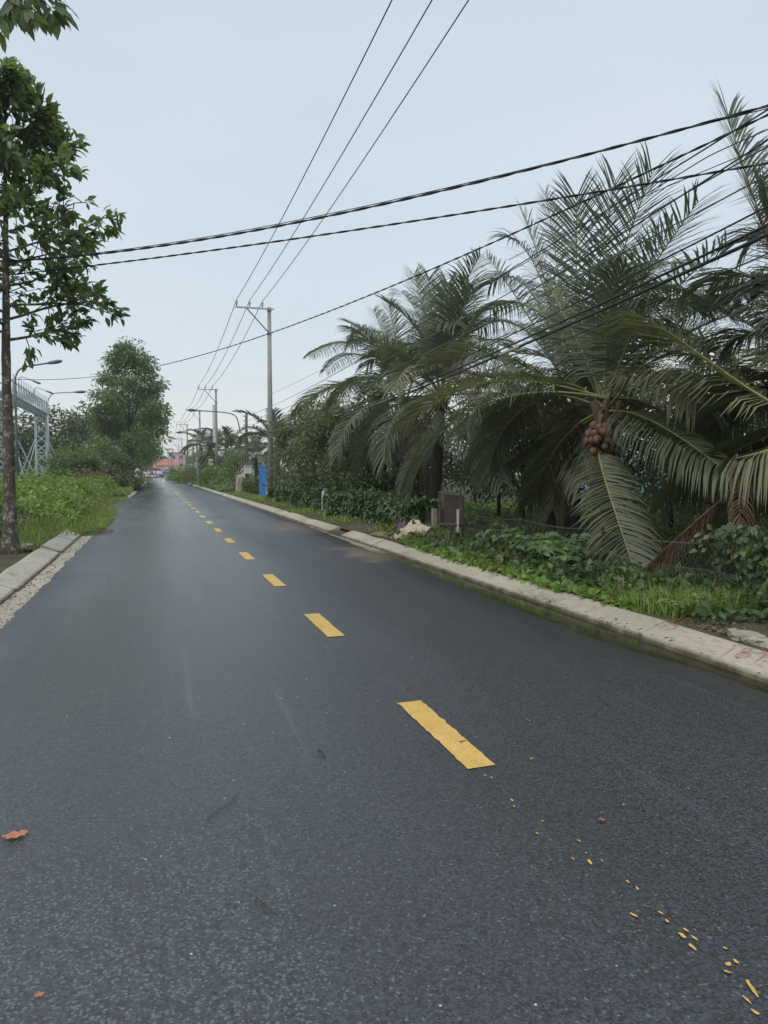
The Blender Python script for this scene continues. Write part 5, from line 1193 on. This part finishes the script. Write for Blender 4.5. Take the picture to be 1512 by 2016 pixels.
mb = MB(); mb.grid(*sheet(r, (5.22, 15.75, .15), (.08, -.26, -.02), (-.12, .0, -.04), .07, 14, 9, 4.)); so = mb.build('torn_flap', M['sack'], sk, True); so.modifiers.new('thick', 'SOLIDIFY').thickness = .015
# broken concrete and litter at the near end of the kerb
def rock(name, label, c, s, seed, mat='rock'):
    r = rng_(seed); mb = MB(); n = 14; v = []; f = []
    for i, zf in enumerate((-.5, -.1, .3, .5)):
        for j in range(n):
            t_ = j/n*6.283; k = (1-.35*max(0, zf))*(1+r.normal(0, .16)); v.append((c[0]+s[0]*k*math.cos(t_), c[1]+s[1]*k*math.sin(t_), c[2]+s[2]*(zf+r.normal(0, .06))))
    for i in range(3):
        for j in range(n): f.append((i*n+j, i*n+(j+1) % n, (i+1)*n+(j+1) % n, (i+1)*n+j))
    f.append(tuple(range(3*n, 4*n))); mb.add(v, f); return tag(mb.build(name, M[mat], None, False, origin=V(*c)), label, 'rubble')
g = gnd(1450, 1250, .14); rock('concrete_lump', 'lump of broken concrete behind the kerb number', (g[0]+.12, g[1], .11), (.11, .22, .09), 61)
g = gnd(1490, 1262, .14); rock('concrete_lump', 'smaller broken concrete lump at the picture edge behind the kerb', (g[0]+.12, g[1], .10), (.09, .14, .08), 62)
r = rng_(63); n = 420; P = np.stack([4.98+.5*r.random(n), 4.4+2.2*r.random(n), .105+.02*r.random(n)], 1); v, f = leaves(P, r.normal(0, 1, (n, 3))*V(1,1,.15), V(0,0,1)+r.normal(0, .3, (n, 3)), .07, .022); tag(fast_mesh('leaf_litter', v, f, M['dry']), 'dry leaf litter and husk scraps behind the kerb number', 'litter', kind='stuff')
r = rng_(64); n = 90; P = np.stack([4.86+.2*abs(r.normal(0, 1, n)), 8.6+5.2*r.random(n), .12+.03*r.random(n)], 1); v, f = leaves(P, r.normal(0, 1, (n, 3))*V(1,1,.2), V(0,0,1)+r.normal(0, .3, (n, 3)), .1, .06); tag(fast_mesh('leaf_litter', v, f, M['litter']), 'brown fallen leaves along the top of the kerb', 'litter', kind='stuff')
r = rng_(65); n = 60; P = np.stack([4.5+.12*r.random(n), 4.3+4.6*r.random(n), .02+.05*r.random(n)], 1); v, f = leaves(P, r.normal(0, 1, (n, 3))*V(1,1,.1), V(-.3,0,1)+r.normal(0, .2, (n, 3)), .06, .016); tag(fast_mesh('leaf_litter', v, f, M['twig']), 'dark wet scraps caught at the kerb foot', 'litter', kind='stuff')
r = rng_(66); n = 260; P = np.stack([-1.82+.34*r.random(n)**1.5, 7+14*r.random(n), -.016+.01*r.random(n)], 1); v, f = leaves(P, r.normal(0, 1, (n, 3))*V(1,1,.1), V(0,0,1)+r.normal(0, .2, (n, 3)), .045, .025); tag(fast_mesh('leaf_litter', v, f, M['twig']), 'dark grit and scraps in the sandy gutter', 'litter', kind='stuff')

# fallen leaf and twigs on the road
def road_leaf(px, py, L, W, ang, mat, label, lob=.3):
    g = gnd(px, py, .01); r = rng_(int(px)); mb = MB(); n = 16; th = np.linspace(0, 2*math.pi, n+1)[:-1]; v = [(0, 0, .012)]
    for t_ in th:
        k = 1+lob*.5*math.sin(5*t_)+r.normal(0, .06); a, b = math.cos(t_)*L/2*k, math.sin(t_)*W/2*k; v.append((a*math.cos(ang)-b*math.sin(ang), a*math.sin(ang)+b*math.cos(ang), .004+.012*r.random()))
    mb.add(np.array(v)+V(g[0], g[1], road_z(g[0])+.002), [(0, i+1, (i+1) % n+1) for i in range(n)]); return tag(mb.build('fallen_leaf', M[mat], None, True, origin=V(g[0], g[1], road_z(g[0]))), label, 'leaf', 'fallen leaves on the road')
road_leaf(30, 1648, .095, .07, .3, 'leaf_orange', 'orange brown fallen leaf on the asphalt at the picture edge')
road_leaf(78, 1966, .03, .018, .1, 'leaf_orange', 'small tan leaf scrap at the bottom corner of the road')
road_leaf(1047, 1500, .022, .012, .2, 'leaf_orange', 'small brown leaf scrap right of the nearest yellow dash')
road_leaf(835, 1815, .02, .008, 1.2, 'leaf_orange', 'small reddish scrap on the road below the nearest dash')
road_leaf(1186, 1621, .035, .014, -.3, 'litter', 'pale flat scrap beside the trail of yellow drips')
def twig(pts, rad, mat, label):
    P = np.array([gnd(a, b, .012) for a, b in pts]); P[:,2] = [road_z(q[0])+.006+rad for q in P]; mb = MB(); mb.tube(P, np.linspace(rad, rad*.5, len(P)), 5); tag(mb.build('twig', M[mat], None, True, origin=P[0]), label, 'twig', 'twigs on the road')
twig([(407,1613),(425,1602),(447,1586),(469,1568)], .004, 'twig_pale', 'straight greyish twig lying across the left lane')
twig([(504,1773),(520,1788),(547,1811)], .003, 'twig', 'short dark twig near the bottom of the road')
twig([(627,1484),(634,1487),(641,1497)], .006, 'twig', 'small black curled twig left of the nearest dash')
twig([(884,1407),(890,1410),(890,1412)], .003, 'twig', 'tiny black twig right of the nearest dash'); twig([(905,1466),(917,1463)], .003, 'twig', 'tiny twig lying on the nearest yellow dash')
twig([(848,1222),(870,1225),(892,1229)], .0025, 'twig_pale', 'thin pale straw on the road past the second dash'); twig([(940,1125),(950,1128),(958,1131)], .01, 'twig', 'dark stick at the kerb by the sand stain')
# concrete lumps at the tree foot
for k, (x_, y_, lb) in enumerate([(-2.95, 15.1, 'stub of broken concrete leaning on the street tree foot'), (-2.4, 16.1, 'small grey rubble piece right of the street tree')]): rock('concrete_lump', lb, (x_, y_, .16), (.14, .14, .26-.16*k), 70+k)

# ------------------------------------------------------------------ things farther along
bp = [atX(512, 920, 7.0), atX(523, 920, 7.0)]
bs = thing('blue_gate', (7.0, 51.2, 0), 'bright blue corrugated sheet gate beside the tall power pole', 'gate')
for q in np.arange(49.8, 52.6, .35): mb = MB(); mb.box((7.0+(.03 if int(q*20) % 2 else 0), q+.17, 1.02), (.04, .34, 2.0)); mb.build('sheet', M['blue'], bs)
mb = MB(); mb.box((7.02, 51.2, 2.04), (.1, 3.0, .06)); mb.build('top_rail', M['blue'], bs)
ws = thing('white_panel', (7.4, 58.5, 0), 'weathered white panel wall behind the service pole foot', 'wall')
mb = MB(); mb.box((7.9, 57.5, .6), (.12, 3.2, 1.2)); mb.build('panel', M['white'], ws); mb = MB(); mb.box((7.9, 57.5, 1.22), (.2, 3.3, .06)); mb.build('coping', M['grey_wall'], ws)
for k, (px, Y, w_, h, mt, lb) in enumerate([(433, 87, .4, 2.6, 'red', 'red gate pillar beyond the meter box'), (437, 90, .3, 3.3, 'red', 'taller red gate pillar behind the first')]):
    p = atY(px, 940, Y); o = thing('gate_pillar', (p[0], Y, 0), lb, 'pillar', 'red gate pillars'); mb = MB(); mb.box((p[0], Y, h/2), (w_, w_, h)); mb.build('shaft', M[mt], o); mb = MB(); mb.box((p[0], Y, h+.06), (w_+.15, w_+.15, .12)); mb.build('cap', M['white'], o)
p = atY(415, 910, 88.); o = thing('box_sign', (p[0], 88, 0), 'white box sign on a dark post beyond the bushes', 'sign'); mb = MB(); mb.box((p[0], 88, p[2]), (.45, .2, .75)); mb.build('panel', M['white'], o); mb = MB(); mb.box((p[0], 88, p[2]/2-.2), (.1, .1, p[2]-.4)); mb.build('post', M['steel_d'], o); mb = MB(); mb.box((p[0], 88, p[2]-.52), (.6, .3, .25)); mb.build('box', M['steel_d'], o)
gwl = thing('grey_wall', (6.5, 140, 0), 'grey rendered garden wall beside the far road', 'wall'); mb = MB(); mb.box((6.6, 146, 1.1), (.25, 20, 2.2)); mb.box((9, 136, 1.1), (4.6, .25, 2.2)); mb.build('wall', M['grey_wall'], gwl)
p = atY(348, 942, 128.); o = thing('marker_post', (p[0], 128, 0), 'short white marker post at the far kerb', 'post'); mb = MB(); mb.box((p[0], 128, .8), (.22, .22, 1.6)); mb.build('shaft', M['white'], o); mb = MB(); mb.box((p[0], 128, 1.63), (.28, .28, .08)); mb.build('cap', M['red'], o)
# leaning slab and scraps at the service pole
rock('concrete_lump', 'leaning grey slab beside the service pole foot', (6.2, 58.6, .6), (.28, .2, 1.5), 77)
# bundle tied to the roadside trunk
p = atY(271, 935, 76.); o = thing('tied_bundle', (p[0]-.1, 76, 0), 'pale and blue bags tied to a dark post at the bank', 'bags')
r = rng_(88)
for zc, s_, mt, nm_ in ((1.75, .3, 'sack', 'pale_bag'), (1.2, .34, 'gate_blue', 'blue_bag')):
    mb = MB(); mb.lathe((p[0], 76, zc-s_), [(s_*.2,0),(s_*.8,s_*.25),(s_,s_*.8),(s_*.85,s_*1.4),(s_*.4,s_*1.8),(s_*.12,s_*2.)], 9); mb.build(nm_, M[mt], o, True)
mb = MB(); mb.tube([(p[0]-.15, 76.1, 0), (p[0]-.12, 76.1, 2.6)], [.13, .1], 7); mb.build('post', M['bark_d'], o)

# houses, signs and cars at the road end
def house(name, loc, label, w_, d_, h, rh, wall, roof, nwin=3, storeys=1):
    o = thing(name, loc, label, 'house', 'houses at the road end'); x_, y_, _ = loc; mb = MB(); mb.box((x_, y_, h/2), (w_, d_, h)); mb.build('wall', M[wall], o)
    if rh > 0:
        e = .6; mb = MB(); v = [(x_-w_/2-e, y_-d_/2-e, h), (x_+w_/2+e, y_-d_/2-e, h), (x_+w_/2+e, y_+d_/2+e, h), (x_-w_/2-e, y_+d_/2+e, h), (x_-w_/2+rh, y_, h+rh), (x_+w_/2-rh, y_, h+rh)]
        mb.add(v, [(3,2,1,0),(0,1,5,4),(1,2,5),(2,3,4,5),(3,0,4)]); mb.build('roof', M[roof], o)
    else: mb = MB(); mb.box((x_, y_, h+.12), (w_+.6, d_+.6, .25)); mb.build('roof', M[roof], o)
    for s in range(storeys):
        for i in range(nwin):
            xx = x_-w_/2+w_*(i+.5)/nwin; zz = h*(s+.5)/storeys; mb = MB(); mb.box((xx, y_-d_/2-.04, zz), (w_/nwin*.5, .12, h/storeys*.45)); wn = mb.build('window', M['white'], o); mb = MB(); mb.box((xx, y_-d_/2-.12, zz), (w_/nwin*.42, .06, h/storeys*.38)); mb.build('pane', M['glass'], wn)
    return o
p = atY(328, 930, 290.); house('house', (p[0], 290, 0), 'house with the orange red hipped roof at the road end', 7.5, 7, 4.3, 2.4, 'cream', 'roof', 3)
p = atY(349, 930, 300.); house('house', (p[0], 300, 0), 'tall pink house behind the red roof', 6.0, 6, 9.2, 0, 'pink', 'red', 2, 3)
p = atY(302, 930, 285.); house('house', (p[0], 285, 0), 'small house with red front left of the signs', 2.6, 3, 3.3, .8, 'red', 'roof', 1)
p = atY(345, 930, 285.); house('house', (p[0], 286, 0), 'low grey shop front under the pink house', 7.0, 3, 3.0, 0, 'grey_wall', 'white', 4)
for px, w_, lb in ((303.5, .75, 'narrow white notice board at the road end'), (313, 1.7, 'wide white notice board at the road end')):
    p = atY(px, 931, 268.); o = thing('notice_board', (p[0], 268, 0), lb, 'sign', 'white boards at the road end'); mb = MB(); mb.box((p[0], 268, 1.75), (w_, .1, 1.2)); mb.build('panel', M['white'], o)
    for s in (-1, 1): mb = MB(); mb.box((p[0]+s*w_*.4, 268.08, .6), (.1, .1, 1.2)); mb.build('leg', M['steel_d'], o)
p = atY(324, 931, 264.); o = thing('blue_sign', (p[0], 264, 0), 'blue sign on a post at the road end', 'sign'); mb = MB(); mb.box((p[0], 264, 1.5), (1.1, .08, 1.3)); mb.build('panel', M['blue_sign'], o); mb = MB(); mb.box((p[0], 264.08, .5), (.12, .12, 1.1)); mb.build('post', M['white'], o)
def car(loc, label, mat, rz):
    o = thing('parked_car', loc, label, 'car', 'cars at the road end'); b = V(*loc); ca, sa = math.cos(rz), math.sin(rz)
    def W_(p): return (b[0]+p[0]*ca-p[1]*sa, b[1]+p[0]*sa+p[1]*ca, b[2]+p[2])
    def shell(prof, hw, nm_, mt, par):
        mb = MB(); n = len(prof); v = [W_((x_, -hw, z_)) for x_, z_ in prof]+[W_((x_, hw, z_)) for x_, z_ in prof]; mb.add(v, [tuple(range(n)), tuple(range(n, 2*n))[::-1]]+[(i, n+i, n+(i+1) % n, (i+1) % n) for i in range(n)]); return mb.build(nm_, mt, par)
    shell([(-2.1,.3),(2.1,.3),(2.1,.75),(1.1,.9),(-2.0,.95)], .85, 'body', M[mat], o); shell([(-1.6,.95),(.95,.9),(.4,1.42),(-1.1,1.45)], .72, 'cabin', M['glass'], o)
    for sx_ in (-1.3, 1.3):
        for sy_ in (-.8, .8): mb = MB(); mb.tube([W_((sx_, sy_-.1, .32)), W_((sx_, sy_+.1, .32))], .32, 10); mb.build('wheel', M['cable'], o)
p = atY(300, 935, 266.); car((p[0], 266, 0), 'small white car parked at the road end', 'white', 0.3)
p = atY(311, 935, 272.); car((p[0], 272, 0), 'dark car parked at the road end under the boards', 'steel_d', 0.1)
for px, Y, lb in ((290, 300, 'round tree left of the road end'), (318, 320, 'tree behind the road-end boards'), (365, 310, 'tree right of the pink house'), (275, 310, 'tree closing the far end of the left row')):
    p = atY(px, 931, Y); c_ = copy_tree(proto); place(c_, (p[0], Y, 0), px, .75, lb)
# far garden wall of blue tarp glimpsed under the palms
tp_ = thing('blue_tarp', (24, 36, 0), 'light blue tarp fence glimpsed far behind the palm trunks', 'tarp')
for k, (x_, y_) in enumerate(((24, 35), (27, 30))): mb = MB(); X, Z = np.meshgrid(np.linspace(-2.5, 2.5, 14), np.linspace(.3, 1.9, 6)); mb.grid(x_+X*.5, y_-X*.85+.08*np.sin(X*4), Z+.05*np.sin(X*3)); q = mb.build('sheet', M['tarp'], tp_, True); q.modifiers.new('thick', 'SOLIDIFY').thickness = .01
# slim mast far behind the palms
p = atX(1500, 430, 26.); o = thing('radio_mast', (26, p[1], 0), 'thin red and white mast showing above the edge palm', 'mast')
for i in range(10):
    mb = MB(); z0, z1 = p[2]*i/10, p[2]*(i+1)/10
    for dx, dy in ((-.18,-.1),(.18,-.1),(0,.2)): mb.tube([(26+dx, p[1]+dy, z0), (26+dx, p[1]+dy, z1)], .03, 4)
    for j in range(3): zz = z0+(z1-z0)*j/3; mb.tube([(25.82, p[1]-.1, zz), (26.18, p[1]-.1, zz+(z1-z0)/3)], .018, 4)
    mb.build('section', M['mast_red'] if i % 2 else M['white'], o)
# tree band along the horizon
for k in range(16):
    a = R_(-24+k*6.2); d = 330+25*math.sin(k*2.1); c_ = copy_tree(proto)
    place(c_, (math.sin(a)*d if k not in (4,) else -40, math.cos(a)*d, 0), k, 1.0+.25*math.sin(k*1.7), ['first','second','third','fourth','fifth','sixth','seventh','eighth','ninth','tenth','eleventh','twelfth','thirteenth','fourteenth','fifteenth','sixteenth'][k]+' distant skyline tree, counted from the gateway side'); c_['group'] = 'distant skyline trees'
# ------------------------------------------------------------------ thin damp haze
hz = MB(); hz.box((0, 600, 14.5), (1830, 1830, 31.5)); ho = hz.build('haze', None); tag(ho, 'thin pale damp haze over the whole place', 'haze', kind='stuff')
hm_ = bpy.data.materials.new('haze'); hm_.use_nodes = True; ht = hm_.node_tree; ht.nodes.clear()
hv = ht.nodes.new('ShaderNodeVolumePrincipled'); hv.inputs['Color'].default_value = (.93, .96, 1, 1); hv.inputs['Density'].default_value = .0006; hv.inputs['Anisotropy'].default_value = .2
ht.links.new(hv.outputs[0], ht.nodes.new('ShaderNodeOutputMaterial').inputs['Volume']); ho.data.materials.append(hm_)
